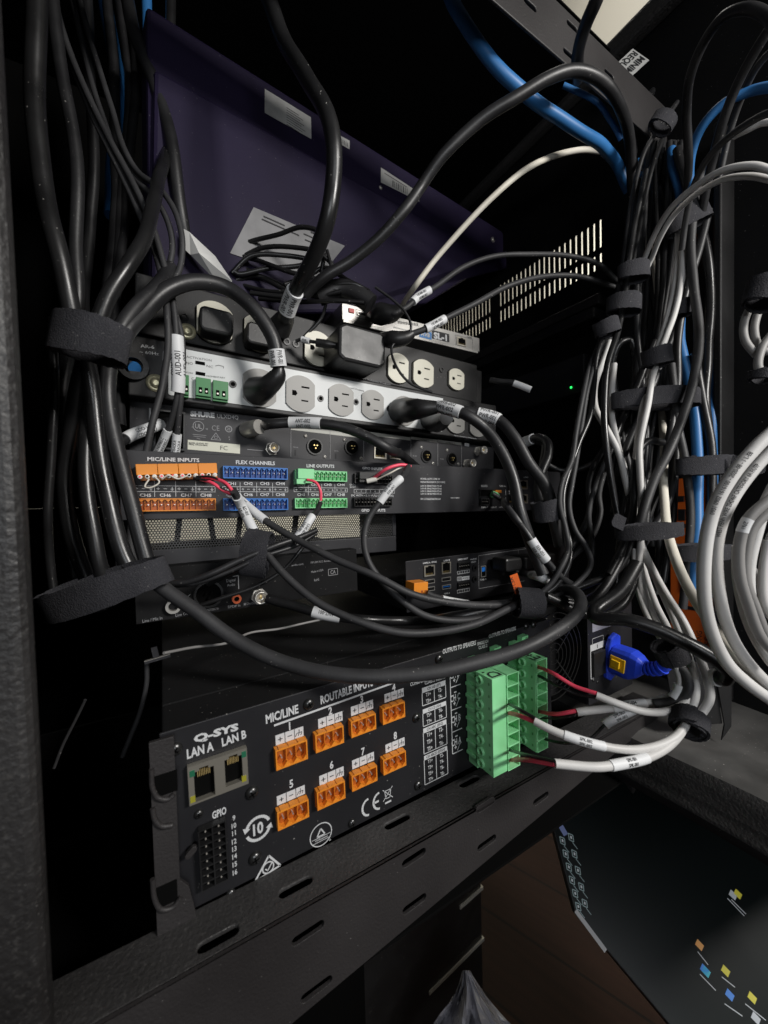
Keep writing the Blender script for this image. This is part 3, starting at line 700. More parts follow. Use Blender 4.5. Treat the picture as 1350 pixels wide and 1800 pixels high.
# power panel
mb = MB()
u0, u1, v0, v1 = A.q([(1040, 1062), (1081, 1040), (1081, 1095), (1041, 1114)]); mb.add([(u0, v0, .0003), (u1, v0, .0003), (u1, v1, .0003), (u0, v1, .0003)], [(0, 1, 2, 3)], mat('grey_lilac_label', (.3, .3, .36), .5))
for k in range(4): y = v0+(v1-v0)*(.15+.14*k); mb.line((u0+.002, y), (u0+(u1-u0)*(.85-.1*(k % 2)), y), .0006, .0004, GINK)
u0, u1, v0, v1 = A.q([(1041, 1124), (1060, 1115), (1060, 1130), (1041, 1140)]); A.frame(mb, (u0, u1, v0, v1), .0004, .0003, WINK); mb.line((u0, v0-.001), (u1, v0-.001), .0012, .0003, GINK)
u0, u1, v0, v1 = A.q([(1038, 1136), (1063, 1124), (1063, 1182), (1038, 1194)]); A.frame(mb, (u0, u1+.001, v0, v1), .0009, .0003, WINK)
mb.add([(u0, v1-.0055, .0004), (u1+.001, v1-.0055, .0004), (u1+.001, v1, .0004), (u0, v1, .0004)], [(0, 1, 2, 3)], WINK); mb.line(((u0+u1)/2-.001, v1-.0045), ((u0+u1)/2-.001, v1-.001), .0007, .0006, INK)
A.part(mb, 'power_lettering')
mb = MB(); mb.box(u0+.0012, u1, v0+.0012, v1-.0065, .0003, .003, PLA); A.part(mb, 'power_switch', bevel=.0008)
for p in ((1043, 1196), (1050, 1199)): screw(A, p, .0015)
# writing on the lid (horizontal plane)
TOP = Dev('lid_frame', 'x', 'x', PY(284, 1291, .206)+Vector((0, 0, .0007)), PY(284, 1291, .206)+Vector((1, 0, .0007)), PY(284, 1291, .206)+Vector((0, 1, .0007))); bpy.data.objects.remove(TOP.root)
mb = MB()
def TL(t, bl, br, tl, m=WINK): TOP.T(mb, t, bl, br, tl, m)
TL('AVEC', (562, 1183), (580, 1178), (561, 1179)); TL("D'INCE", (565, 1187), (592, 1181), (564, 1183)); TL('CE MAT', (569, 1191), (592, 1186), (568, 1187))
TL('AVERTISSEMENT, POUR REDUIRE LES RISQUES', (608, 1166), (700, 1143), (607, 1161)); TL('ELECTRIQUES NE PAS RETIRER OU EXPOSER', (618, 1171), (705, 1150), (617, 1166)); TL('CET APPAREIL A L HUMIDITE', (630, 1175), (690, 1160), (629, 1170))
TL('SEE INSTRUCTION MANUAL TO REDUCE', (700, 1140), (775, 1122), (699, 1136)); TL('THE RISK OF ELECTRICAL SHOCK', (712, 1144), (790, 1125), (711, 1139)); TL('USE ONLY CLASS CABLES FOR CONNECTION', (718, 1148), (800, 1128), (717, 1143))
TL('QSC', (758, 1094), (838, 1077), (766, 1079)); TL('MODEL COMPLIES WITH FCC RULES PART 15', (795, 1114), (905, 1083), (794, 1110))
a = [TOP.L(p) for p in ((757, 1108), (786, 1103), (806, 1104), (776, 1111))]; mb.add([(*p, .0003) for p in a], [(0, 1, 2, 3)], PAP)
o = mb.build('lid_lettering'); o.matrix_world = TOP.M; o.parent = A.root; o.matrix_parent_inverse = A.root.matrix_world.inverted()

# green speaker plugs
def gplug(label, pxl, depth0, X0, flat, wid, v0, v1, letter, n=8):
    D = Dev('speaker_plug', label, 'terminal plug', Vector((X0, .206, Z0+v1)), Vector((X0+1, .206, Z0+v1)), group='green speaker output plugs')
    H = v0-v1; pr = depth0; mb = MB()
    mb.box(.001, wid-.002, H+.002, -.001, .0006, pr*.42, GRN)
    for i in range(n): y = H*(i+.5)/n; mb.box(-.0006, .0011, y-.0012, y+.0012, .001, pr*.40, GRN)
    for y in (.0035, H-.001):
        mb.box(.002, .009, y-.0035, y+.0022, .0006, pr*.36, GRN)
    D.part(mb, 'header', bevel=.0004)
    mb = MB(); mb.box(0, flat, H, 0, pr*.42+.0002, pr, GRN)
    # cells : open frame
    u0, u1 = flat+.0002, wid; t = .0009
    mb.box(u0, u1, H, 0, pr*.42+.0002, pr*.55, GRN)
    for i in range(n+1):
        y = H*i/n; mb.box(u0, u1, max(H, y-t/2), min(0, y+t/2), pr*.55+.0001, pr+.0008, GRN)
    mb.box(u0, u0+t, H, 0, pr*.55+.0003, pr+.0006, GRN); mb.box(u1-t, u1, H, 0, pr*.55+.0003, pr+.0006, GRN)
    body = D.part(mb, 'plug_body', bevel=.0002)
    mb = MB(False)       # screw rings and small windows painted in shaded green on the left face ( x = -e )
    pitch = -H/n
    for i in range(n):
        y = H*(i+.5)/n; R1 = .0031; k = 20
        vs = []
        for rr, e in ((R1, 0), (R1*.92, -.0016), (R1*.68, -.0017), (R1*.6, .0008)):
            for j in range(k): a = 2*math.pi*j/k; vs.append((e-.0001, -(pr*.42+.0046)-rr*math.cos(a), y+rr*math.sin(a)))
        fs = [(s*k+j, s*k+(j+1) % k, (s+1)*k+(j+1) % k, (s+1)*k+j) for s in range(3) for j in range(k)]
        mb.add(vs, fs, GRN, True); mb.add(vs[-k:], [list(range(k))], GRD)
        mb.add([(-.0003, -(pr-.0022), y-.0008), (-.0003, -(pr-.0032), y-.0008), (-.0003, -(pr-.0032), y+.001), (-.0003, -(pr-.0022), y+.001)], [(0, 1, 2, 3)], GRD)
    D.part(mb, 'screw_well')
    mb = MB()   # flange screw ear
    mb.prism([(wid-.001, .001), (wid+.006, .004), (wid+.006, .009), (wid-.001, .0085)][::-1], .001, .006, GRN); mb.lathe(Vector((wid+.0035, .0055)), [(.0024, .006), (.0022, .0075), (.001, .008)], GRN, 14)
    D.part(mb, 'flange_ear', bevel=.0003)
    mb = MB(); vs, fs, asp = textmesh(letter, .01)
    mb.add([(wid*.2+a*.010, .0003, pr*.45+b*.008) if False else (flat*.15+b*.009, .0003, pr*.95-a*.010) for a, b in vs], fs, INK); D.part(mb, 'marker_letter')
    return D
gplug('nearer green speaker plug marked D on its top, on the amplifier', 0, .0265, .1814, .0126, .0246, -.1832, -.1180, 'D.')
gplug('farther green speaker plug marked E on its top, on the amplifier', 0, .0265, .2232, .0004, .0122, -.1812, -.1155, 'E+')
# small green tabs above
# ================================================================= core processor
def zC(x, y): return (200+x/3.75, 700+y/3.75)
def zD(x, y): return (480+x/2.8125, 700+y/2.8125)
C = Dev('audio_processor', 'charcoal one unit audio processor with orange, blue and green socket rows', 'audio processor', PY(212, 790, .292), PY(853, 823, .292))
WC = C.L((985, 880)).x; HC = -.0445
mb = MB(); mb.box(.001, WC, HC+.0008, -.0006, -.26, -.001, GRYP); C.part(mb, 'chassis')
mb = MB(); mb.box(-.001, WC, HC, 0, -.0008, 0, GRYP); C.part(mb, 'rear_panel', bevel=.0005)
CL = MB()
def TC(t, bl, br, h, m=WINK, bold=.03, z=zC): C.T(CL, t, z(*bl), z(*br), z(bl[0], bl[1]-h), m, bold=bold)
def qC(z, *p, w=.0035): return C.q([z(*k) for k in p], w)
TC('MIC/LINE INPUTS', (222, 412), (565, 420), 24); TC('FLEX CHANNELS', (805, 433), (1063, 441), 24)
socket(C, qC(zC, (150, 655), (675, 665), (672, 738), (150, 748)), 12, 'input_socket', ORG, ORD)
socket(C, qC(zC, (720, 445), (1147, 462), (1147, 537), (722, 527)), 12, 'flex_socket', BLUP, BLUD)
socket(C, qC(zC, (722, 660), (1150, 660), (1150, 738), (722, 740)), 12, 'flex_socket', BLUP, BLUD)
socket(C, qC(zD, (110, 355), (366, 362), (366, 408), (108, 412)), 12, 'output_socket', GRN, GRD)
socket(C, qC(zD, (108, 495), (367, 493), (367, 542), (110, 543)), 12, 'output_socket', GRN, GRD)
socket(C, qC(zD, (405, 370), (592, 380), (592, 424), (405, 420)), 12, 'gpio_socket', PLA, DARK)
socket(C, qC(zD, (402, 490), (590, 492), (590, 535), (402, 535)), 12, 'gpio_socket', PLA, DARK)
def rowbox(z, a, b, n, y0, y1, sym=True, h=None):
    p, q = C.L(z(*a)), C.L(z(*b)); v0, v1 = q.y, p.y
    v0 = min(p.y, q.y); v1 = max(p.y, q.y)
    C.frame(CL, (p.x, q.x, v0, v1), .0003, .0002, WINK); W = (q.x-p.x)/n; H = v1-v0
    for i in range(n):
        c = Vector((p.x+W*(i+.5), (v0+v1)/2)); s = H*.25; k = i % 3
        if not sym: C.Tc(CL, '+' if i == 0 else str(i), c, H*.6, sx=.8); continue
        if k < 2: CL.line((c.x-s, c.y), (c.x+s, c.y), s*.35, .0003, WINK)
        if k == 0: CL.line((c.x, c.y-s), (c.x, c.y+s), s*.35, .0004, WINK)
        if k == 2: CL.line((c.x, c.y+s*1.3), (c.x, c.y-s), s*.35, .0003, WINK); CL.line((c.x-s, c.y-s*.2), (c.x+s, c.y-s*.2), s*.35, .0004, WINK); CL.line((c.x-s*.5, c.y-s), (c.x+s*.5, c.y-s), s*.35, .0004, WINK)
        if k == 2 and i < n-1: CL.line((c.x+W/2, v0-H*.9), (c.x+W/2, v1+H*.9), .0003, .0005, WINK)
rowbox(zC, (122, 575), (668, 618), 12, 0, 0); rowbox(zC, (718, 582), (1147, 618), 12, 0, 0); rowbox(zD, (103, 441), (367, 464), 12, 0, 0); rowbox(zD, (400, 450), (600, 470), 9, 0, 0, False)
for t, x in (('CH5', 172), ('CH6', 303), ('CH7', 442), ('CH8', 570)): TC(t, (x, 648), (x+74, 650), 20, bold=.02)
for i, x in enumerate((745, 857, 965, 1068)): TC('CH%d' % (i+1), (x, 571), (x+60, 573), 19, bold=.02); TC('CH%d' % (i+5), (x, 644), (x+60, 645), 19, bold=.02)
TC('LINE OUTPUTS', (166, 341), (303, 344), 15, z=zD); TC('GPIO INPUTS', (441, 351), (541, 356), 12, z=zD); TC('GPIO OUTPUTS', (437, 561), (555, 560), 13, z=zD)
for i, x in enumerate((120, 188, 252, 317)): TC('CH%d' % (i+1), (x, 433), (x+37, 434), 12, z=zD, bold=.02); TC('CH%d' % (i+5), (x, 483), (x+38, 483), 13, z=zD, bold=.02)
TC('12V DC', (378, 432), (408, 433), 9, z=zD, bold=.01); TC('.2A OUT', (378, 443), (408, 444), 9, z=zD, bold=.01); TC('DC WITH +3.3V PULL UP (24V MAX)', (387, 485), (595, 486), 9, z=zD, bold=.02)
for t, y, x1, h in (('MODEL: Q-SYS CORE 24f', 402, 825, 8), ('MEDIA PROCESSOR (P/C/V/B/E)', 418, 850, 8), ('LAN A: 00:60:74:EA:7D:60', 437, 833, 8), ('LAN B: 00:60:74:EA:7D:61', 450, 833, 8), ('LAN C: 00:60:74:EA:7D:62', 463, 833, 8), ('LAN D: 00:60:74:EA:7D:63', 476, 833, 8), ('SN: 215662C46730169', 502, 828, 9)):
    TC(t, (729, y), (x1, y+1), h, z=zD, bold=.02)
TC('MADE IN MEXICO', (878, 495), (922, 495), 5, z=zD); TC('TX/RX 4', (1029, 543), (1062, 542), 8, z=zD); TC('USB C', (1077, 543), (1105, 542), 7, z=zD); TC('HDMI', (1118, 543), (1143, 542), 7, z=zD)
TC('RS232', (1029, 438), (1060, 438), 9, z=zD); TC('USB A', (1120, 438), (1150, 438), 8, z=zD); TC('LAN D', (1238, 394), (1263, 394), 6, z=zD); TC('LAN C', (1170, 538), (1205, 537), 7, z=zD)
for a, b in (((1020, 450), (1020, 478)), ((1022, 497), (1022, 527)), ((1166, 402), (1167, 520)), ((1149, 452), (1149, 478)), ((1149, 490), (1149, 520))): CL.line(C.L(zD(*a)), C.L(zD(*b)), .0007, .0003, WINK)
CL.line(C.L(zD(880, 548)), C.L(zD(921, 548)), .0005, .0001, WINK) if False else None
C.part(CL, 'lettering')
mb = MB(); hollow(mb, qC(zD, (1028, 450), (1112, 450), (1112, 488), (1028, 488)), .0001, .002, .0007, PLA, DARK); C.part(mb, 'serial_socket')
socket(C, qC(zD, (1030, 494), (1070, 494), (1070, 528), (1030, 528)), 4, 'serial_socket', PLA, DARK)
mb = MB(); q = qC(zD, (1098, 454), (1128, 454), (1128, 467), (1098, 468)); mb.box(*q, .0001, .004, ORG); C.part(mb, 'orange_socket', bevel=.0003)
rj45(C, qC(zD, (1225, 405), (1268, 405), (1268, 450), (1225, 450))); rj45(C, qC(zD, (1225, 475), (1268, 475), (1268, 520), (1225, 520)))
rj45(C, qC(zD, (1172, 412), (1213, 412), (1213, 455), (1172, 455)), shell=PLA); rj45(C, qC(zD, (1172, 475), (1213, 475), (1213, 520), (1172, 520)), shell=PLA)
# orange input plug strip, ferruled wires
D = Dev('input_plug_strip', 'long orange four section plug strip in the upper left socket of the processor', 'terminal plug', C.o+C.u*C.L(zC(135, 515)).x+C.v*C.L(zC(135, 515)).y, C.o+C.u*C.L(zC(683, 500)).x+C.v*C.L(zC(683, 500)).y)
q = D.q([zC(140, 412), zC(682, 447), zC(684, 500), zC(145, 500)], .010); u0, u1, v0, v1 = q; mb = MB()
for i in range(4): a = u0+(u1-u0)*i/4; mb.box(a+.0001, a+(u1-u0)/4-.0001, v0, v1, .0005, .010, ORG)
D.part(mb, 'plug_body', bevel=.0003)
for i in range(12):
    x = u0+(u1-u0)*(i+.5)/12; mb = MB(); yy = v0-.0012
    mb.lathe(Vector((x, yy)), [(.0013, .006), (.0013, .0125), (.0009, .0125)], CLR, 12); mb.cyl((x, yy), .0007, .006, .0128, (RED, DARK, WCON)[i % 3] , 8); D.part(mb, 'wire_ferrule')
mb = MB(); mb.box(u0+.002, u1, v0-.0032, v0-.0002, .0005, .006, ORG); D.part(mb, 'lower_edge')
# green output plug
D = Dev('output_plug', 'small green three way plug in the upper output socket of the processor', 'terminal plug', C.o+C.u*C.L(zD(105, 430)).x+C.v*C.L(zD(105, 430)).y, C.o+C.u*(C.L(zD(105, 430)).x+1)+C.v*C.L(zD(105, 430)).y)
q = D.q([zD(122, 345), zD(203, 352), zD(205, 392), zD(125, 405)], .009); mb = MB(); mb.box(*q, .0005, .009, GRN); mb.box(q[0]-.001, q[0]+.006, q[2]-.004, q[2]-.0002, .0005, .0085, GRN); mb.box(q[0]+.006, q[1], q[2]-.003, q[2]-.0002, .0005, .005, GRN); D.part(mb, 'plug_body', bevel=.0003)
# black gpio plug
D = Dev('gpio_plug', 'black plug carrying one red wire in the upper GPIO socket', 'terminal plug', C.o+C.u*C.L(zD(405, 420)).x+C.v*C.L(zD(405, 420)).y, C.o+C.u*(C.L(zD(405, 420)).x+1)+C.v*C.L(zD(405, 420)).y)
q = D.q([zD(428, 362), zD(520, 368), zD(520, 400), zD(430, 400)], .008); mb = MB(); mb.box(*q, .0005, .008, PLA)
for i in range(8):
    x = q[0]+(q[1]-q[0])*(i+.5)/8; mb.cyl((x, q[2]-.0015), .0011, .0005, .0075, PLA, 10)
D.part(mb, 'plug_body', bevel=.0004)

# ================================================================= wireless receiver
Rr = Dev('wireless_receiver', 'black wireless receiver with a white FC label and round audio jacks', 'wireless receiver', PY(243, 705, .335), PY(868, 815-28, .335))
c0 = Rr.L((245, 705)); WR = Rr.L((868, 790)).x; mb = MB(); mb.box(-.005, WR, -.044, 0, -.22, -.001, BLKP); Rr.part(mb, 'chassis'); mb = MB(); mb.box(-.005, WR, -.044, 0, -.0008, 0, GRYP); Rr.part(mb, 'rear_panel')
RL = MB()
def TR(t, bl, br, h, m=WINK, bold=.03, z=zC): Rr.T(RL, t, z(*bl), z(*br), z(bl[0], bl[1]-h), m, bold=bold)
TR('SHURE', (505, 116), (665, 128), 30, bold=.06); TR('ULXD4Q', (682, 130), (822, 140), 26, bold=-.005)
c = Rr.L(zC(558, 185)); RL.ring((c.x, c.y), .0036, .0040, .0001, .0003, GINK, 28); Rr.Tc(RL, 'UL', c, .0036, GINK, sx=.8); Rr.Tc(RL, 'c', Rr.L(zC(517, 188)), .0016, GINK); Rr.Tc(RL, 'us', Rr.L(zC(613, 200)), .0016, GINK)
TR('CE', (647, 212), (697, 215), 34, GINK, bold=-.01); c = Rr.L(zC(757, 203)); RL.ring((c.x, c.y), .0021, .0027, .0001, .0003, GINK); Rr.Tc(RL, '20', c, .0022, GINK)
t3 = [Rr.L(zC(*p)) for p in ((640, 272), (705, 277), (673, 228))]
for i in range(3): RL.line(t3[i], t3[(i+1) % 3], .0004, .0002, GINK)
c = (t3[0]+t3[1]+t3[2])/3; RL.ring((c.x, c.y), .0010, .0013, .0001, .0003, GINK); 
for y0, x0, x1 in ((132, 502, 595), (238, 520, 610), (250, 525, 605), (262, 545, 570)): RL.line(Rr.L(zC(x0, y0)), Rr.L(zC(x1, y0+8)), .0003, .0002, GINK)
for p in ((760, 255), (762, 270)): Rr.Tc(RL, 'x', Rr.L(zC(*p)), .0016, GINK)
u0, u1, v0, v1 = Rr.q([zC(487, 280), zC(832, 300), zC(832, 362), zC(487, 342)])
RL.add([(u0, v0, .0002), (u1, v0, .0002), (u1, v1, .0002), (u0, v1, .0002)], [(0, 1, 2, 3)], mat('cream_label', (.62, .62, .52), .5))
Rr.T(RL, 'MODEL: ULXD4Q  RX1', zC(495, 298), zC(622, 305), zC(495, 289), INK, w=.0004); Rr.T(RL, 'FREQ. 470-636 MHz', zC(495, 308), zC(618, 316), zC(495, 299), INK, w=.0004); Rr.T(RL, 'FC', zC(703, 340), zC(750, 343), zC(703, 312), INK, w=.0004, bold=-.01)
def barr(a, b, m=PAPD): q = Rr.q([zD(*k) for k in a]); RL.add([(q[0], q[2], b), (q[1], q[2], b), (q[1], q[3], b), (q[0], q[3], b)], [(0, 1, 2, 3)], m)
HDR = mat('pale_header_strip', (.42, .42, .38), .5)
barr(((88, 136), (440, 178), (440, 198), (88, 156)), .0002, HDR); barr(((450, 168), (678, 190), (678, 206), (450, 184)), .0002, HDR); barr(((682, 190), (812, 205), (812, 218), (682, 203)), .0002, HDR); barr(((815, 206), (930, 218), (930, 231), (815, 219)), .0002, HDR)
for t, x, y in (('output 4', 160, 150), ('output 3', 340, 172), ('output 2', 730, 209), ('output 1', 856, 222)): Rr.T(RL, t, zD(x, y), zD(x+42, y+4), zD(x, y-8), INK, w=.0004, bold=.005)
for x, ya, yb in ((87, 140, 290), (281, 155, 300), (447, 170, 312), (680, 190, 328), (813, 205, 335), (930, 218, 340)): RL.line(Rr.L(zD(x, ya)), Rr.L(zD(x, yb)), .0004, .0005, GINK)
q = Rr.q([zD(947, 222), zD(968, 224), zD(968, 238), zD(947, 237)]); RL.add([(q[0], q[2], .0002), (q[1], q[2], .0002), (q[1], q[3], .0002), (q[0], q[3], .0002)], [(0, 1, 2, 3)], WINK); Rr.Tc(RL, 'A', ((q[0]+q[1])/2, (q[2]+q[3])/2), .0018, INK, .0004)
RL.line(Rr.L(zC(880, 338)), Rr.L(zC(985, 346)), .0005, .0002, GINK)
for x, y in ((112, 242), (312, 260), (700, 285), (835, 300)): Rr.Tc(RL, 'line mic', Rr.L(zD(x, y)), .0013, GINK); RL.line(Rr.L(zD(x-2, y+14)), Rr.L(zD(x-2, y+40)), .0012, .0003, INK)
Rr.part(RL, 'lettering')
for p, r in (((205, 240), .0075), ((388, 243), .0075), ((757, 286), .0071), ((882, 300), .0070)): xlr(Rr, zD(*p), r, 'audio_output_jack')
for p in ((160, 187), (352, 205), (255, 290), (435, 298), (733, 243), (790, 322), (860, 257), (915, 325)): screw(Rr, zD(*p), .0018, m=STL)
rj45(Rr, Rr.q([zD(497, 238), zD(558, 240), zD(558, 300), zD(499, 298)])); rj45(Rr, Rr.q([zD(575, 245), zD(630, 248), zD(630, 305), zD(576, 300)]))
def bnc(dev, p, r, L, name='antenna_jack', m=STL):
    c = dev.L(p); mb = MB(); mb.prism([(c.x+r*1.25*math.cos(math.radians(60*i+10)), c.y+r*1.25*math.sin(math.radians(60*i+10))) for i in range(6)], 0, .0016, m)
    mb.lathe(c, [(r, .0016), (r, L*.4), (r*.86, L*.42), (r*.86, L*.6), (r*.95, L*.62), (r*.95, L), (r*.72, L), (r*.72, L*.7), (r*.1, L*.7)], m, 20); mb.cyl(c, r*.2, L*.7, L*.9, GLD, 8)
    return dev.part(mb, name)
bnc(Rr, zC(1040, 335), .0046, .010); bnc(Rr, zC(895, 215), .0052, .006)
bnc(Rr, zD(955, 325), .0046, .012); bnc(Rr, zD(1010, 262), .0046, .012)
mb = MB(); q = Rr.q([zC(262, 75), zC(470, 95), zC(470, 345), zC(262, 340)]); hollow(mb, (q[0], q[1], max(q[2], -.043), min(q[3], -.001)), .0001, .003, .0015, PLA, DARK); mb.box(q[0]-.003, q[0]-.0018, -.018, -.004, .0001, .0004, WINK); Rr.part(mb, 'power_inlet', bevel=.0003)

# ================================================================= power strips
def zE(x, y): return (200+x/3.75, 500+y/3.75)
def zF(x, y): return (540+x/3.75, 480+y/3.75)
def zG(x, y): return (680+x/6.136, 630+y/6.136)
Ps = Dev('power_strip', 'power strip with a pale grey face and grey round outlets', 'power strip', PY(253, 592, .32), PY(775, 694, .32), group='rack power strips')
WP = Ps.L((872, 760)).x; PH = Ps.L((292, 700)).y-.001; P0 = Ps.L((225, 600)).x
mb = MB(); mb.box(P0, WP, PH, 0, -.12, 0, BLK); Ps.part(mb, 'housing', bevel=.001)
PL = MB(); w4 = [Ps.L(p) for p in ((297, 616), (740, 690), (778, 702), (778.6, 760), (292, 693))]
w4 = [Ps.L((296, 614)), Ps.L((778, 697)), Ps.L((778.6, 760)), Ps.L((292, 693))]
u0, u1 = w4[0].x, w4[1].x; v1 = (w4[0].y+w4[1].y)/2; v0 = (w4[2].y+w4[3].y)/2
PL.prism([(u0+.001, v0), (u1-.0015, v0), (u1, v0+.0015), (u1, v1), (u0, v1), (u0, v0+.001)], .0001, .0007, WPN); Ps.part(PL, 'pale_face')
PL = MB()
def TP(t, bl, br, h, m=INK, w=.0009, z=zE, bold=.0): Ps.T(PL, t, z(*bl), z(*br), z(bl[0], bl[1]-h), m, w=w, bold=bold)
IG = mat('grey_print', (.12, .12, .12), .6)
TP('ACTIVATION', (478, 482), (645, 508), 14, IG); TP('NO', (478, 524), (522, 530), 16, IG); TP('NC', (612, 545), (655, 552), 16, IG); TP('MOMENTARY', (612, 608), (735, 622), 11, IG); TP('LATCHING', (470, 582), (522, 590), 9, IG); TP('C', (512, 628), (528, 630), 16, IG)
TP('SurgeX Products', (265, 756), (375, 782), 10, IG, z=zF)
TP('AR-6', (176, 414), (268, 424), 20, WINK, w=.0002, bold=.03); TP('~ 60Hz', (170, 452), (297, 468), 20, WINK, w=.0002)
TP('Surge Related Products', (340, 695), (550, 742), 12, GINK, w=.0003, z=zF) if False else None
TP('Safety Reliability Protection', (725, 835), (968, 872), 11, WINK, w=.0002, z=zG)
def pln(a, b, z=zE, m=IG): PL.line(Ps.L(z(*a)), Ps.L(z(*b)), .0004, .0010, m)
pln((668, 540), (690, 535)); pln((690, 535), (722, 543)); pln((722, 543), (722, 556))
for a, b, z in (((538, 505), (600, 512), zE), ((540, 575), (602, 582), zE)):
    q = Ps.bb(z(*a), z(b[0], b[1]+24)); PL.box(q[0], q[1], q[2], q[3], .0003, .0012, DARK)
PL.line(Ps.L(zE(328, 440)), Ps.L(zE(322, 500)), .0004, .0003, GINK)
Ps.part(PL, 'lettering')
for c_, wd, hd, z in (((456, 683), 58, 68, 0), ((527.5, 693.3), 50, 65, 0), ((598.7, 704), 43, 57, 0), ((654, 712.5), 38, 53, 0), ((709, 723), 34, 53, 0), ((757, 733), 31, 46, 0), ((800, 741), 29, 44, 0), ((838, 748), 27, 42, 0)):
    c = Ps.L(c_); e = Ps.L((c_[0]+wd/2, c_[1]+4)).x-Ps.L((c_[0]-wd/2, c_[1]-4)).x; h = Ps.L((c_[0], c_[1]-hd/2)).y-Ps.L((c_[0], c_[1]+hd/2)).y
    outlet(Ps, c, e, h*.98, 'grey_outlet', OUTG, .0022)
for p in ((409, 676), (563, 701), (683, 719), (640-15, 707)): 
    c = Ps.L(p); mb = MB(); mb.ring(c, .0017, .0028, .0007, .0014, PLA); mb.cyl(c, .0018, .0004, .0009, DARK); Ps.part(mb, 'panel_screw')
for q_ in ((542, 608, 640, 755), (655, 628, 755, 775), (440, 590, 495, 742)):
    q = Ps.bb(zE(q_[0], q_[1]), zE(q_[2], q_[3]), .006); mb = MB(); q = (q[0], q[1], min(q[2], q[3]), max(q[2], q[3])); n = 2
    mb.box(q[0], q[1], q[2]+(q[3]-q[2])*.1, q[3], .0008, .006, GRK); mb.box(q[0], q[1], q[2], q[2]+(q[3]-q[2])*.1-.0001, .0008, .004, GRK)
    for i in range(2):
        x = q[0]+(q[1]-q[0])*(.3+.4*i); mb.box(x-.0012, x+.0012, q[2]+(q[3]-q[2])*.22, q[2]+(q[3]-q[2])*.52, .0055, .0062, DARK); mb.cyl((x, q[2]+(q[3]-q[2])*.34), .0007, .006, .0065, PIN, 8)
    Ps.part(mb, 'green_control_plug', bevel=.0002)
for p, r in ((zE(278, 652), .0062),):
    c = Ps.L(p); mb = MB(); mb.lathe(c, [(r, 0), (r, .0012), (r*.7, .0013), (r*.5, .0016), (r*.5, .0028), (r*.22, .0029)], mat('brass_washer', (.7, .66, .45), .35, .6), 24); Ps.part(mb, 'ground_stud')
c = Ps.L(zE(132, 548)); mb = MB(); mb.ring(c, .0058, .0092, 0, .004, PVCG); Ps.part(mb, 'cable_grommet')
# upper strip
Pu = Dev('power_strip', 'all black power strip with cream outlets', 'power strip', PY(253, 588, .332), PY(751, 691, .332), group='rack power strips')
WU = Pu.L((838, 690)).x; UH = .044
mb = MB(); mb.box(-.006, WU, .0005, UH, -.12, 0, BLK); Pu.part(mb, 'housing', bevel=.001)
mb = MB(); mb.box(WU+.0005, WU+.014, -.03, UH*.95, -.14, -.006, BLK); Pu.part(mb, 'end_block', bevel=.0015)
for c_, wd, hd in (((377, 569), 62, 74), ((457, 588), 56, 66), ((557, 615), 45, 62), ((698, 648.5), 35, 53), ((742, 658), 35, 50), ((800, 668), 26, 38)):
    c = Pu.L(c_); e = Pu.L((c_[0]+wd/2, c_[1]+4)).x-Pu.L((c_[0]-wd/2, c_[1]-4)).x; h = Pu.L((c_[0], c_[1]-hd/2)).y-Pu.L((c_[0], c_[1]+hd/2)).y
    outlet(Pu, c, e, h*.98, 'cream_outlet', OUTC, .003)
c = Pu.L(zE(485, 312)); mb = MB(); r = .006; mb.lathe(c, [(r, 0), (r, .0012), (r*.7, .0013), (r*.5, .0016), (r*.5, .0028), (r*.22, .0029)], MATS['brass_washer'], 24); Pu.part(mb, 'ground_stud')
for p in ((324.5, 557), (520, 605), (504, 601), (776, 650)): 
    c = Pu.L(p); mb = MB(); mb.ring(c, .0018, .0030, .0, .001, PLA); Pu.part(mb, 'panel_screw')
mb = MB(); Pu.T(mb, 'Safety Reliability Products', zF(340, 692), zF(550, 742), zF(340, 682), GINK, bold=0); Pu.part(mb, 'lettering')
# square black plugs and adapter
def blockplug(label, dev, pts, w0, w1, name='power_plug', cat='power plug', bev=.002, group=None, m=PLA, nose=None):
    q = dev.q(pts, w1); D = Dev(name, label, cat, dev.o+dev.u*q[0]+dev.v*q[2]+dev.w*w0, dev.o+dev.u*(q[0]+1)+dev.v*q[2]+dev.w*w0, dev.o+dev.u*q[0]+dev.v*(q[2]+1)+dev.w*w0, group=group)
    W, H = q[1]-q[0], q[3]-q[2]; mb = MB(); c = .12
    mb.prism([(W*c, 0), (W*(1-c), 0), (W, H*c), (W, H*(1-c)), (W*(1-c), H), (W*c, H), (0, H*(1-c)), (0, H*c)], .0005, w1-w0, m); D.part(mb, 'plug_body', bevel=bev)
    if nose: mb = MB(); mb.lathe(Vector((W*.5, H*.5)), [(H*.3, w1-w0), (H*.27, w1-w0+.006), (H*.2, w1-w0+.01)], m, 16); D.part(mb, 'cord_boot')
    return D
blockplug('square black plug in the leftmost cream outlet', Pu, [(352, 535), (412, 548), (410, 595), (350, 572)], .003, .022, group='black plugs in the upper strip')
blockplug('dark angled plug in the second cream outlet', Pu, [(434, 562), (484, 575), (482, 612), (434, 600)], .003, .018, group='black plugs in the upper strip')
ad = blockplug('flat square black power adapter covering the middle of the upper strip', Pu, [(594.7, 562), (680, 588), (677, 648.5), (597, 631)], .004, .040, 'power_adapter', 'power adapter', .0025)
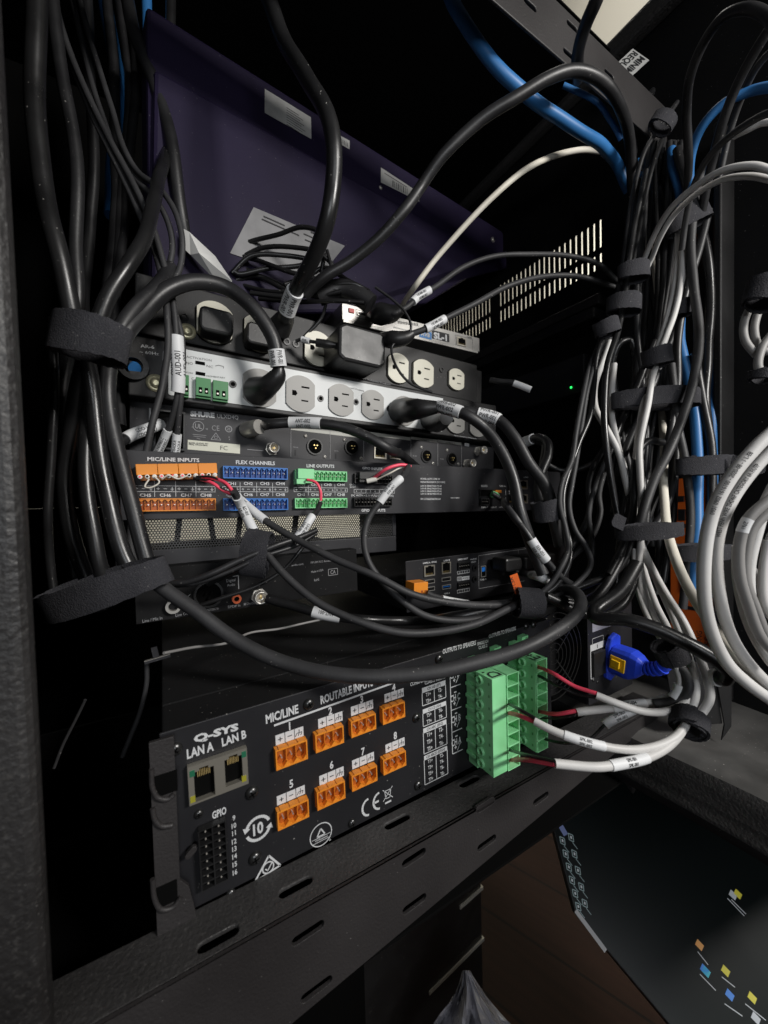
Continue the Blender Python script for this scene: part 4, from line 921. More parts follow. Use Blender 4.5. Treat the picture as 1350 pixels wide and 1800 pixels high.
# ================================================================= silver box SL-1
SB = Dev('silver_extender', 'thin silver box marked SL-1 lying on top of the upper power strip', 'signal extender', PY(601, 532, .345), PY(842.7, 594.7, .345))
WS = SB.L((842.7, 610)).x; HS = -(SB.L((601, 532)).y-SB.L((602, 561)).y)
mb = MB(); mb.box(0, WS, HS, 0, -.10, -.0008, SILV); SB.part(mb, 'case'); mb = MB(); mb.box(0, WS, HS, 0, -.0006, 0, SILV); SB.part(mb, 'front_plate', bevel=.0006)
mb = MB(); mb.box(.0, WS-.004, HS-.0035, HS-.0005, -.08, .002, SILV); SB.part(mb, 'mounting_tray', bevel=.0004)
mb = MB(); SLm = MB()
def sq(a, b, w0, w1, m, t=mb): q = SB.bb(zF(*a), zF(*b)); t.box(q[0], q[1], min(q[2], q[3]), max(q[2], q[3]), w0, w1, m)
sq((272, 232), (308, 268), .0001, .0012, REDB); SB.part(mb, 'red_terminal', bevel=.0002)
mb = MB(); q = SB.bb(zF(328, 254), zF(402, 295)); hollow(mb, (q[0], q[1], q[2], q[3]), .0001, .0015, .0005, STL, DARK); mb.box(q[0]+.001, q[1]-.001, (q[2]+q[3])/2-.0002, (q[2]+q[3])/2+.0004, .0006, .0013, PLA); SB.part(mb, 'video_port')
q = SB.bb(zF(985, 420), zF(1045, 488)); rj45(SB, q)
screw(SB, zF(365, 220), .0022, m=STL)
SB.frame(SLm, SB.bb(zF(320, 240), zF(425, 318)), .0003, .0002, INK); SB.frame(SLm, SB.bb(zF(975, 408), zF(1090, 510)), .0003, .0002, INK)
sq((565, 305), (735, 352), .0001, .0003, PAPD, SLm); sq((568, 360), (740, 395), .0001, .0003, PAPD, SLm)
for i in range(22): x = 600+i*6; SLm.line(SB.L(zF(x, 312+(x-565)*.12)), SB.L(zF(x, 330+(x-565)*.12)), .00025 if i % 3 else .0005, .0004, INK)
sq((738, 372), (820, 442), .0001, .0003, mat('blue_badge', (.03, .16, .4), .5), SLm); sq((822, 375), (936, 458), .0001, .00035, INK, SLm)
SB.T(SLm, 'SL-1', zF(834, 428), zF(922, 447), zF(834, 390), WINK, w=.0005, bold=.05); SB.T(SLm, 'AVB', zF(748, 410), zF(810, 425), zF(748, 385), PAPD, w=.0005, bold=.03); SB.T(SLm, 'LAN', zF(1055, 425), zF(1083, 432), zF(1055, 415), INK, w=.0003)
SB.part(SLm, 'lettering')
# ================================================================= purple display back
DP = Dev('display_panel', 'dark purple back of a flat display hanging behind the upper strip, with paper labels', 'display', PY(450, 130, .365), PY(886, 408, .427), PY(450, 30, .365))
q0 = DP.L((262, 60)); q1 = DP.L((886, 408)); mb = MB(); L0 = q0.x; W1 = q1.x+.002; ch = DP.L((700, 365)).y-DP.L((700, 300)).y
yb = -.50; chh = DP.L((452, 230)).y
b1, b2, b3, b4 = DP.L((893, 452)), DP.L((745, 536)), DP.L((600, 552)), DP.L((262, 560))
mb.prism([(b4.x, b4.y), (b3.x, b3.y), (b2.x, b2.y), (W1, b1.y), (W1, -.006), (W1-.006, 0), (L0, 0)], -.03, 0, PURP)
mb.prism([(b4.x, b4.y), (b3.x, b3.y), (b2.x, b2.y), (W1-.004, b1.y), (W1-.004, chh-.002), (L0, chh)], .0001, .006, PURP); DP.part(mb, 'back_shell', bevel=.003)
mb = MB()
def lab(pts, m, w=.0004): a = [DP.L(p) for p in pts]; mb.prism(a, w-.0003, w, m); return a
lab([(465, 157), (546, 207), (547, 245), (465, 199)], PAPD, .0006)
def tl(a, b, t=.0006, w=.0008): mb.line(DP.L(a), DP.L(b), t, w, INK)
for i in range(8): tl((503, 190+i*4.2), (503+22+(i*7 % 12), 190+i*4.2+(22+(i*7 % 12))*.64), .0005)
DP.part(mb, 'paper_label'); mb = MB(); lab([(586, 233), (614, 248), (614, 263), (587, 248)], PAPD, .0006)
for i in range(9): x = 588+i*2.8; tl((x, 237+(x-586)*.6), (x, 244+(x-586)*.6), .0006)
DP.part(mb, 'paper_label'); mb = MB(); lab([(669, 295), (733, 337), (737, 355), (669, 321)], PAPD, .0006)
for i in range(9): x = 690+i*3.1; tl((x, 318+(x-690)*.55), (x, 329+(x-690)*.55), .0008 if i % 3 else .0014)
tl((675, 305), (715, 330), .0008); DP.part(mb, 'paper_label')
mb = MB(); lab([(441, 372), (600, 438), (550, 500), (400, 452)], mat('dull_silver_label', (.15, .15, .155), .5, 0, 0, 1, .5, .5, 40), .0068)
def tl2(a, b, t): mb.line(DP.L(a), DP.L(b), t, .0072, INK)
for a, b in (((458, 388), (495, 404)), ((455, 393), (520, 421)), ((540, 415), (552, 420)), ((528, 418), (552, 428)), ((530, 428), (550, 436))): tl2(a, b, .0012)
DP.part(mb, 'paper_label')
screw(DP, (669, 330), .0022, m=STL); screw(DP, (866, 422), .004, m=STL)
# crumpled white paper strip
D = Dev('paper_tag', 'creased white paper tag leaning beside the upper strip at left', 'paper tag', P(325, 405, .30), P(420, 510, .30))
mb = MB(False)
a = [P(*p)-D.o for p in ((322, 402, .30), (333, 408, .30), (335, 448, .30), (322, 436, .30), (378, 450, .305), (408, 494, .31), (403, 505, .31), (380, 494, .31), (350, 445, .297), (414, 500, .31), (418, 508, .31))]
mb.add(a, [(0, 1, 2, 3), (1, 4, 8, 2), (8, 4, 5, 7), (2, 8, 7, 7)[:3]], PAP); mb.add(a, [(5, 6, 7)], PAP)
o = mb.build('sheet', D.root); o.matrix_world = Matrix.Translation(D.o)
so = o.modifiers.new('thick', 'SOLIDIFY'); so.thickness = .0002
# ================================================================= mesh vented unit
V = Dev('vented_device', 'black device with a pierced hexagonal mesh strip, under the audio processor', 'vented device', PY(212, 890, .315), PY(690, 886, .315))
r = PY(690, 905, .315).x-V.o.x; cells = MB(); pitch = .0019; zt_v = V.L((450, 896)).y; zb_v = V.L((450, 957)).y
l0 = V.L((238, 930)).x
nx = int((r-l0)/pitch); ny = int((zt_v-zb_v)/(pitch*.866)); MESHM = mat('mesh_steel', (.05, .05, .05), .4, .3)
for j in range(ny):
    for i in range(nx):
        cx = l0+pitch*(i+.5*(j % 2)+.5); cy = zb_v+pitch*.866*(j+.5); vs = []
        for k in range(6): a = math.radians(60*k+30); vs.append((cx+pitch/1.732*math.cos(a), cy+pitch/1.732*math.sin(a), 0))
        for k in range(6): a = math.radians(60*k+30); vs.append((cx+pitch*.39*math.cos(a), cy+pitch*.39*math.sin(a), 0))
        for k in range(6): a = math.radians(60*k+30); vs.append((cx+pitch*.39*math.cos(a), cy+pitch*.39*math.sin(a), -.0006))
        cells.add(vs, [(k, (k+1) % 6, 6+(k+1) % 6, 6+k) for k in range(6)]+[(6+k, 6+(k+1) % 6, 12+(k+1) % 6, 12+k) for k in range(6)], MESHM)
V.part(cells, 'mesh_strip')
mb = MB(); vb2 = V.L((300, 1000)).y
mb.box(l0-.012, r+.004, vb2, zb_v+.0003, -.012, .0005, GRYP); mb.box(l0-.012, r+.004, zt_v-.0003, .006, -.012, .0005, GRYP); mb.box(l0-.012, l0, zb_v+.0004, zt_v-.0004, -.012, .0005, GRYP); mb.box(r, r+.004, zb_v+.0004, zt_v-.0004, -.012, .0005, GRYP); V.part(mb, 'frame', bevel=.0006)
mb = MB()
for k_, xa in enumerate((.031, .062, .079, .093, .13)): mb.prism([(xa, zb_v-.01), (xa+.004, zb_v-.01), (xa+.004+(-1)**k_*.006, zt_v+.01), (xa+(-1)**k_*.006, zt_v+.01)], -.05, -.045, DARK)
mb.box(.03, .16, vb2+.004, zb_v-.002, -.1, -.013, DARK); V.part(mb, 'inner_frame')
# ================================================================= digital audio device
def zH(x, y): return (200+x/4.5, 960+y/4.5)
def zI(x, y): return (200+x/2.7, 900+y/2.7)
Q = Dev('audio_interface', 'dim black audio interface with a round three hole jack, Line Out and S/PDIF printing', 'audio interface', PY(235, 1005, .30), PY(630, 967, .30))
WQ = Q.L((628, 1010)).x; HQ = Q.L((240, 1098)).y
mb = MB(); mb.box(0, WQ, HQ, .001, -.2, -.001, LIDM); Q.part(mb, 'chassis'); mb = MB(); mb.box(0, WQ, HQ, .001, -.0008, 0, LIDM); Q.part(mb, 'rear_panel', bevel=.0005)
QL = MB()
def TQ(t, bl, br, h, m=GINK, z=zH, bold=.0): Q.T(QL, t, z(*bl), z(*br), z(bl[0], bl[1]-h), m, bold=bold)
TQ('Line / Mic In', (228, 606), (385, 578), 24); TQ('Line Out', (490, 560), (600, 540), 24); TQ('Digital', (892, 286), (962, 276), 22); TQ('Audio', (897, 320), (960, 311), 20); TQ('AES/EBU In', (740, 517), (830, 500), 18); TQ('S/PDIF In', (903, 492), (1000, 477), 20); TQ('RF 2.4 Out', (1030, 470), (1122, 456), 18)
TQ('www.audio.com', (810, 262), (900, 250), 9, z=zI); TQ('FIPS EM FCC Receiver', (935, 245), (1035, 234), 9, z=zI); TQ('Made in USA', (937, 290), (995, 279), 10, z=zI); TQ('RoHS', (952, 330), (975, 325), 12, z=zI)
for a, b in (((985, 232), (988, 340)), ((940, 240), (985, 232)), ((400, 300), (585, 278)), ((585, 400), (606, 378))): QL.line(Q.L(zH(*a)), Q.L(zH(*b)), .0005, .0002, GINK)
q = Q.bb(zI(1018, 272), zI(1062, 296)); Q.frame(QL, (q[0], q[1], min(q[2:]), max(q[2:])), .0004, .0002, GINK); Q.Tc(QL, 'CA', ((q[0]+q[1])/2, (q[2]+q[3])/2), .003, GINK)
c = Q.L(zH(438, 245)); QL.add([(c.x-.002, c.y-.002, .0002), (c.x+.002, c.y-.002, .0002), (c.x, c.y+.002, .0002)], [(0, 1, 2)], mat('dull_yellow_print', (.3, .26, .06), .6))
Q.part(QL, 'lettering')
xlr(Q, zH(750, 380), .0098, 'round_jack', False)
c = Q.L(zH(968, 413)); mb = MB(); mb.ring(c, .0018, .0033, 0, .003, COPP); mb.cyl(c, .0018, 0, .001, DARK); Q.part(mb, 'orange_jack')
bnc(Q, zH(1150, 395), .0050, .008)
for p in (zH(470, 470),): 
    c = Q.L(p); mb = MB(); mb.ring(c, .003, .0048, 0, .004, STL); Q.part(mb, 'line_jack')
# ================================================================= video endpoint (LAN A / POE)
def zJ(x, y): return (640+x/3.214, 930+y/3.214)
E_ = Dev('video_endpoint', 'small black network box with LAN ports, USB ports and an orange power plug', 'network device', PY(713, 988, .262), PY(960, 958, .262))
WE = E_.L((1000, 960)).x; HE = E_.L((713, 1078)).y
mb = MB(); mb.box(.001, WE-.001, HE+.001, -.018, -.16, -.001, LIDM); E_.part(mb, 'chassis'); mb = MB(); mb.box(0, WE, HE, .0005, -.0008, 0, BLKP); E_.part(mb, 'rear_panel', bevel=.0005)
EL = MB()
def TE(t, bl, br, h, m=WINK, bold=.01): E_.T(EL, t, zJ(*bl), zJ(*br), zJ(bl[0], bl[1]-h), m, bold=bold)
TE('LAN A / POE', (333, 197), (410, 189), 9, bold=.03); TE('LAN B', (450, 183), (485, 179), 9, bold=.03); TE('GPIO OUT', (529, 178), (587, 170), 9, bold=.03); TE('AUDIO', (600, 176), (637, 171), 8); TE('OUT', (606, 192), (632, 189), 9); TE('USB A', (453, 369), (486, 365), 8); TE('USB B', (656, 291), (691, 286), 8)
def sqe(p4, w0, w1, m, t): q = E_.q([zJ(*k) for k in p4]); t.box(q[0], q[1], q[2], q[3], w0, w1, m)
for a in (((526, 238), (594, 230), (594, 246), (526, 254)), ((526, 344), (594, 334), (594, 350), (526, 362)), ((526, 272), (550, 268), (550, 288), (526, 294))): 
    q = E_.q([zJ(*k) for k in a]); E_.frame(EL, q, .0003, .0002, WINK)
    for i in range(1, 5): x = q[0]+(q[1]-q[0])*i/5; EL.line((x, q[2]), (x, q[3]), .0003, .0003, WINK)
sqe(((553, 270), (594, 264), (594, 284), (553, 290)), .0001, .0002, WINK, EL); E_.T(EL, 'RS232', zJ(558, 283), zJ(590, 279), zJ(558, 274), INK, w=.0004)
for a, b in (((646, 150), (648, 336)), ((646, 150), (935, 108)), ((648, 336), (905, 292)), ((870, 118), (872, 150))): EL.line(E_.L(zJ(*a)), E_.L(zJ(*b)), .0004, .0002, GINK)
E_.part(EL, 'lettering')
for a in (((336, 208), (396, 200), (396, 262), (336, 268)), ((434, 190), (486, 182), (486, 248), (436, 254))): rj45(E_, E_.q([zJ(*k) for k in a]))
USBB = mat('usb_blue', (.01, .16, .6), .4)
for a, m in ((((340, 288), (395, 280), (395, 304), (340, 310)), PLA), (((434, 276), (486, 268), (486, 290), (436, 296)), PLA), (((438, 318), (486, 310), (486, 332), (438, 342)), USBB), (((340, 330), (395, 322), (395, 345), (340, 352)), PLA), (((656, 210), (684, 206), (684, 266), (658, 272)), USBB)):
    mb = MB(); q = E_.q([zJ(*k) for k in a]); hollow(mb, q, .0001, .0012, .0004, STL, DARK); mb.box(q[0]+.001, q[1]-.001, (q[2]+q[3])/2, q[3]-.0012, .0006, .0011, m); E_.part(mb, 'usb_port')
for a in (((526, 188), (594, 180), (594, 224), (526, 232)), ((526, 302), (594, 294), (594, 326), (526, 336))): socket(E_, E_.q([zJ(*k) for k in a]), 5, 'terminal_socket', PLA, DARK, .002)
for p in ((622, 218), (622, 282)): c = E_.L(zJ(*p)); mb = MB(); mb.ring(c, .0014, .0028, 0, .0015, PLA); mb.cyl(c, .0014, 0, .0004, DARK); E_.part(mb, 'audio_jack')
D = Dev('orange_power_plug', 'small orange two way plug on the left end of the network box', 'terminal plug', PY(728, 1045, .255), PY(790, 1038, .255)); 
q = D.q([(727.7, 1024), (752, 1024), (752.6, 1043), (728, 1046)], .008); mb = MB(); mb.box(*q, -.004, .008, ORG)
for i in range(2): x = q[0]+(q[1]-q[0])*(.62+.26*i-.05); mb.box(x-.0011, x+.0011, q[2]+.0006, q[2]+.003, .0079, .0083, ORD)
D.part(mb, 'plug_body', bevel=.0005)
for i, p in enumerate(((880, 978), (912, 974), (940, 970))):
    D = Dev('video_plug', ('black plug nearest the USB B port', 'middle black plug of three on the network box', 'black plug farthest right on the network box')[i], 'video plug', PY(p[0], p[1]+10, .258), PY(p[0]+40, p[1]+5, .258), group='black plugs in the network box'); mb = MB(); mb.prism([(-.012, -.006), (.008, -.006), (.01, 0), (.008, .006), (-.012, .006)], 0, .018, PLA); D.part(mb, 'plug_body', bevel=.002)
# ================================================================= box with green light on side wall
GB = Dev('wall_module', 'black box with a small green light fixed to the side wall', 'control module', PX(1027, 686, .452), PX(860, 735, .452)); 
GB2 = MB(False); a = PX(1027, 620, .452); b = PX(1027, 688, .452)
GB2.box(0, .0165, 0, .20, 0, a.z-b.z, GRYP); o = GB2.build('case'); o.parent = GB.root; o.matrix_parent_inverse = GB.root.matrix_world.inverted(); o.location = (0.452, b.y, b.z)
bv = o.modifiers.new('bevel', 'BEVEL'); bv.width = .001
g = PX(1004, 681, .4515); LED = mat('green_led', (.02, .9, .12), .4, emit=3)
mb = MB(False); vs = []
for i in range(12): a = 2*math.pi*i/12; vs.append((-.0001, .0013*math.cos(a), .0013*math.sin(a)))
for i in range(12): a = 2*math.pi*i/12; vs.append((-.0009, .001*math.cos(a), .001*math.sin(a)))
mb.add(vs, [(i, (i+1) % 12, 12+(i+1) % 12, 12+i) for i in range(12)]+[list(range(12, 24))], LED, True); o2 = mb.build('status_light', matrix=Matrix.Translation(g)); o2.parent = GB.root; o2.matrix_parent_inverse = GB.root.matrix_world.inverted()
# ================================================================= orange case on the right
OB = Dev('orange_case', 'orange case with black latches behind the cables at right', 'orange case', PX(1185, 1168, .448), PX(1268, 1168, .448), level=True)
mb = MB(); q = OB.bb((1177, 842), (1268, 1160)); mb.box(q[0], q[1], q[2], q[3], -.016, 0, ORP); OB.part(mb, 'shell', bevel=.001)
mb = MB(); q = OB.bb((1234, 640), (1250, 715)); mb.box(q[0], q[1], q[2], q[3], -.016, 0, ORP); q = OB.bb((1178, 400), (1187, 465)); mb.box(q[0], q[1], q[2], q[3], -.016, 0, ORP); OB.part(mb, 'upper_rib')
mb = MB()
for a, b in (((1192, 872), (1204, 882)), ((1194, 895), (1206, 915)), ((1192, 920), (1206, 928)), ((1196, 1062), (1250, 1078)), ((1200, 990), (1250, 1050))): q = OB.bb(a, b); mb = MB(); mb.box(q[0], q[1], q[2], q[3], .0001, .003, PLA); OB.part(mb, 'black_latch', bevel=.0005)
mb = MB()
for k, (t, x) in enumerate((('2115SC', 1212), ('2015SC-NG', 1226), ('2015SC', 1240), ('2015SC-NG', 1253))): OB.T(mb, t, (x+8, 1162), (x+8, 1110), (x-1, 1162), INK, bold=0)
OB.part(mb, 'lettering')
# right cabinet label (upside down)
LBD = Dev('warning_label', 'white label with upside down black capitals on the upper right beam', 'label', P(1112, 86, .405), P(1080, 116, .41), P(1131, 115, .40))
w_ = LBD.L((1080, 116)).x; h_ = LBD.L((1131, 115)).y; mb = MB(); mb.box(0, w_, 0, h_, -.0003, .0003, PAP); LBD.part(mb, 'paper')
mb = MB(); vs, fs, asp = textmesh('REQUI', .03)
for t, y0 in (('REQUI', .12), ('MINIM', .55)):
    vs, fs, asp = textmesh(t, .03); mb.add([(w_*(.06+a*.9), h_*(y0+b*.3), .0005) for a, b in vs], fs, INK)
LBD.part(mb, 'lettering')
# ================================================================= monitor, drawers, bag
MO = Dev('monitor', 'dark computer screen with small icons lying tilted at the lower right', 'monitor', P(1010, 1600, .43), P(1190, 1815, .37), P(968, 1438, .485))
cs = [MO.L(p) for p in ((1010, 1602), (967, 1438), (1078, 1335), (1450, 1555), (1500, 1900), (1300, 1940), (1188, 1815))]
SCRN = mat('dark_screen_glass', (.004, .0085, .0085), .3, 0, 0, 1, .3, coat=.1)
mb = MB(); pl = [(p.x, p.y) for p in cs]
mb.prism(pl, -.012, 0, PLA)
MO.part(mb, 'casing', bevel=.001)
mb = MB(); cc = sum(cs, Vector((0, 0)))/7; mb.prism([cc+(p-cc)*.985 for p in cs], .0001, .0004, SCRN); scn = MO.part(mb, 'screen')
def icol(c): return mat('screen_icon_%d' % (hash(c) % 99999), c, .4, emit=.28)
LIT = icol((.42, .45, .48)); YI = icol((.55, .5, .05)); BI = icol((.05, .2, .6)); CI = icol((.05, .4, .5)); OI = icol((.6, .3, .1))
def zK(x, y): return (700+x/2.077, 1350+y/2.077)
mb = MB()
def icon(p, r, m, h=None, w=.0007):
    c = MO.L(zK(*p)); k_ = MB(); k_.prism([(c.x-r, c.y-r*.8), (c.x+r*.8, c.y-r*.8), (c.x+r*.8, c.y+r*.9), (c.x-r, c.y+r*.9)], .0004, w+.0002, m); k_.build('screen_icon', scn)
def bar(a, b, t=.0012, m=LIT): mb.line(MO.L(zK(*a)), MO.L(zK(*b)), t, .0008, m)
DIMI = icol((.2, .27, .28))
for i in range(6):
    for x, y, n_ in ((597+11.5*i, 262+48*i, 6), (628+12.5*i, 250+60*i, 5)):
        if i >= n_: continue
        c4_ = [MO.L(zK(x+a, y+b)) for a, b in ((-8, -12), (9, -4), (12, 20), (-4, 12))]
        for k in range(4): mb.line(c4_[k], c4_[(k+1) % 4], .0009, .0008, DIMI)
        c5_ = [MO.L(zK(x+a, y+b)) for a, b in ((-1, -3), (5, 0), (6, 10), (0, 7))]; mb.add([(*p, .0008) for p in c5_], [(0, 1, 2, 3)], LIT)
        bar((x+8, y+22), (x+26, y+46), .0007, DIMI)
bar((570, 152), (586, 172), .004, CI); bar((583, 195), (612, 245), .006, icol((.12, .15, .3)))
bar((647, 520), (757, 668), .0042, icol((.3, .3, .31)))
for p, m in (((1222, 465), LIT), ((1240, 462), YI), ((1100, 648), OI), ((1118, 738), BI), ((1124, 745), CI), ((1195, 742), YI), ((1210, 830), BI), ((1292, 840), YI), ((1305, 915), LIT)): icon(p, .0034, m)
for a, b in (((1200, 475), (1262, 540)), ((1215, 480), (1268, 533)), ((1092, 670), (1130, 718)), ((1100, 752), (1158, 812)), ((1180, 762), (1228, 800)), ((1190, 860), (1255, 905)), ((1265, 860), (1340, 920))): bar(a, b, .0008)
MO.part(mb, 'screen_icons', scn)
# dark drawer cabinet with bright metal trims
ED = mat('brushed_trim', (.55, .54, .5), .35, .3)
c1 = P(848, 1653, .62); k1 = P(765, 1608, .56); k2 = P(866, 1624, .68)
DC = Dev('drawer_cabinet', 'dark cabinet with bright metal edge trims standing under the rack', 'cabinet', Vector((c1.x, c1.y, c1.z)), Vector((c1.x+1, c1.y, c1.z)))
d1 = (k1-c1); d1.z = 0; d1.normalize(); d2 = Vector((d1.y, -d1.x, 0)); 
if (k2-c1).dot(d2) < 0: d2 = -d2
mb = MB(False); ht = c1.z-.01
def cpt(a, b, z): return (d1*a+d2*b+Vector((0, 0, z)))
v8 = [cpt(a, b, z) for z in (-ht, .16) for a, b in ((0, 0), (.4, 0), (.4, .3), (0, .3))]
mb.add(v8, [(0, 1, 2, 3), (4, 5, 6, 7), (0, 1, 5, 4), (1, 2, 6, 5), (2, 3, 7, 6), (3, 0, 4, 7)], PLA); DC.part(mb, 'carcass', bevel=.002)
for z, l1, l2 in ((0, .115, .06), (.085, .05, .07)):
    mb = MB(False); e = .002
    for a0, a1, b0, b1 in ((-e, l1, -e, -.0002), (-e, -.0002, 0, l2)):
        vv = [cpt(a, b, zz) for zz in (z, z+.005) for a, b in ((a0, b0), (a1, b0), (a1, b1), (a0, b1))]
        mb.add(vv, [(0, 1, 2, 3), (4, 5, 6, 7), (0, 1, 5, 4), (1, 2, 6, 5), (2, 3, 7, 6), (3, 0, 4, 7)], ED)
    DC.part(mb, 'metal_trim')
# plastic bag
BAG = mat('clear_plastic_film', (.5, .5, .56), .16, 0, 1, 90, .8, coat=.5, trans=.35)
import mathutils.noise as mnoise
mb = MB(False); rng = random.Random(3); b0 = P(815, 1690, .46); tips = [(808, 1710), (762, 1800), (742, 1880), (900, 1880), (880, 1790), (826, 1712)]
rows = []
for j in range(16):
    t = j/15; y = 1706+t*200; row = []
    xl = 812-t*95+6*math.sin(t*9); xr = 826+t*185-10*math.sin(t*5)
    for i in range(24):
        s_ = i/23; fold = (abs(mnoise.noise(Vector((s_*5+t, t*2.2, 1.3))))*.06+abs(mnoise.noise(Vector((s_*12, t*5, 4.1))))*.02)*(.12+t)
        row.append(P(xl+(xr-xl)*s_, y+(14*mnoise.noise(Vector((s_*6, 0, 2)))+s_*18)*t, .46-.03*math.sin(s_*3.14)*(.3+t)-fold)-b0)
    rows.append(row)
vs = [p for r_ in rows for p in r_]; mb.add(vs, [(j*24+i, j*24+i+1, (j+1)*24+i+1, (j+1)*24+i) for j in range(15) for i in range(23)], BAG, False)
o = mb.build('plastic_bag', matrix=Matrix.Translation(b0)); tag(o, 'crumpled translucent plastic bag poking up at the bottom edge', 'plastic bag')
so = o.modifiers.new('thick', 'SOLIDIFY'); so.thickness = .0003
# small tab clip at left
D = Dev('lid_clip', 'small black clip tab with a bright edge on the dark lid at left', 'clip', P(255, 1163, .23), P(300, 1150, .235)); mb = MB()
w_ = D.L((300, 1150)).x; mb.box(0, w_, -.001, .0005, 0, .002, GRYP); mb.box(0, w_, .00051, .0008, 0, .002, STL); q = D.bb((266, 1138), (281, 1156)); mb.box(q[0], q[1], .001, q[3], 0, .0015, GRYP); D.part(mb, 'tab')
# ================================================================= cables
CB = 'cable'
def cab(label, pts, w, m=PVC, name='cable', group=None, **k): return Cable(name, label, CB, pts, w, m, group, **k)
# ---- near left bundle
GL = 'thick black cables bundled at the left'
cab('leftmost thick cable, bright highlight near the top left corner', [(66, -40, .2), (62, 80, .2), (66, 200, .2), (80, 330, .2), (103, 450, .2), (125, 560, .205), (150, 640, .215), (172, 760, .22), (190, 860, .22), (215, 960, .22), (250, 1040, .22)], 30, PVCG, group=GL)
cab('slimmer black cable just right of the leftmost thick one', [(88, -40, .235), (108, 110, .235), (124, 210, .235), (134, 320, .235), (132, 430, .235), (140, 540, .235), (118, 640, .235), (104, 760, .235), (108, 900, .24), (128, 1000, .24), (150, 1080, .24)], 21, PVC, group=GL)
cab('short bright topped cable slanting into the left strap', [(300, -40, .33), (302, 120, .33), (296, 240, .31), (284, 310, .28), (268, 365, .25), (250, 415, .23), (225, 460, .22), (190, 520, .215), (168, 590, .215), (140, 690, .22), (122, 780, .225), (112, 850, .225), (122, 940, .225), (150, 1010, .23), (185, 1070, .235)], 26, PVCG, group=GL)
c4 = cab('thick black power cable arching from the left strap to the first grey outlet', [(205, 640, .23), (215, 590, .23), (250, 545, .24), (295, 508, .25), (350, 492, .26), (400, 503, .27), (445, 540, .275), (476, 590, .28), (490, 645, .285)], 27, PVC, name='power_cable')
c4.sleeve((487, 615), (491, 646), 'PWR-001', rows=(-20, 35)); c4.shape([(491, 640, .285), (488, 660, .288), (472, 678, .292), (452, 688, -.318)], [14, 30, 36, 50], PLA, 'plug')
cab('second thick cable arching under the first into the left strap', [(300, 470, .27), (278, 500, .25), (240, 540, .235), (205, 600, .225), (190, 680, .225), (205, 800, .225), (232, 900, .225), (258, 985, .225)], 26, PVC, group=GL)
cab('dark cable dropping from the top behind the left strap', [(150, -40, .3), (158, 100, .3), (165, 260, .3), (158, 380, .3), (150, 500, .29), (150, 620, .26), (160, 740, .25), (150, 860, .25), (168, 960, .25), (200, 1040, .25)], 20, PVC, group=GL)
cab('blurred dark cable running down beside the grey door post', [(92, 560, .22), (95, 700, .215), (92, 800, .215), (85, 900, .215), (90, 1010, .22), (100, 1090, .22)], 14, PVCG, group=GL)
cab('shiny cable between the two left straps', [(175, 640, .235), (150, 770, .22), (150, 870, .215), (168, 960, .215), (190, 1040, .22)], 24, PVCG, group=GL)
for i, (x0, x1, x2, w) in enumerate(((185, 200, 205, 18), (205, 225, 215, 14), (225, 240, 222, 16))):
    cab('%s thin dark cable from the left in the deep upper left corner' % ('first', 'second', 'third')[i], [(x0, -40, .34), (x1, 150, .34), (x2, 330, .33), (x2-12, 470, .31), (x2-20, 600, .29), (x2-10, 750, .27)], w, PVC, group='dark cables in the deep left corner')
GB1 = 'blue cables at upper left'
cab('blue cable running down the upper left to the left strap', [(256, -40, .33), (263, 70, .33), (272, 150, .33), (276, 220, .33), (288, 290, .325), (290, 350, .32), (280, 430, .315), (268, 500, .31), (255, 560, .31), (243, 600, .315), (237, 648, -.319)], 17, BLUC, group=GB1)
cab('dark blue cable in shadow at the far upper left', [(180, -40, .36), (195, 60, .36), (208, 160, .36), (204, 270, .35), (196, 380, .34)], 22, BLUC, group=GB1)
cab('black cable twisting over the upper left blue cable', [(215, -40, .31), (240, 60, .3), (272, 150, .3), (292, 220, .3), (305, 290, .3), (318, 370, .305), (332, 440, .315), (345, 500, .325), (352, 545, .33)], 22, PVC)
# thin pairs with AUD labels
g = 'thin black audio cables at left'
a1 = cab('thin black audio cable carrying the AUD-001 label', [(90, -30, .26), (112, 60, .26), (150, 155, .26), (190, 240, .26), (232, 320, .26), (268, 400, .26), (290, 470, .26), (305, 530, .26), (312, 600, .26), (312, 690, .265), (300, 740, .27), (288, 770, .275), (268, 812, .28)], 11, PVCM, group=g)
a1.sleeve((311, 592), (313, 690), 'AUD-001', rows=(-55, 0, 55), rr=.0044, h=.0036, rev=True); a1.sleeve((292, 755), (270, 808), 'SOUNDFIRE-C', rows=(-20, 30), rev=True, rr=.0030)
a1.sub([(268, 812, .28), (262, 822, .282), (258, 832, -.283)], 4, PVC, 'conductor')
a2 = cab('second thin audio cable, ending at a label over the orange plug', [(75, -40, .27), (100, 50, .266), (130, 125, .263), (155, 190, .262), (185, 250, .262), (215, 310, .262), (250, 385, .262), (278, 455, .262), (296, 520, .262), (318, 590, .264), (318, 690, .266), (314, 735, .27), (311, 770, .275), (305, 828, .28)], 10, PVCM, group=g)
a2.sleeve((311, 762), (306, 825), 'SOUNDTRACK-R', rows=(-20, 30), rev=True, rr=.0030); a2.sub([(305, 826, .28), (304, 836, -.283)], 5, RED, 'red_conductor')
cab('thin black cable falling across the left end of the processor', [(255, 385, .266), (276, 450, .262), (288, 510, .258), (293, 560, .255), (294, 610, .255), (284, 680, .255), (270, 740, .25), (258, 800, .25), (245, 860, .25), (232, 920, .25), (230, 960, .25), (240, 1000, .25)], 12, PVCM, group=g)
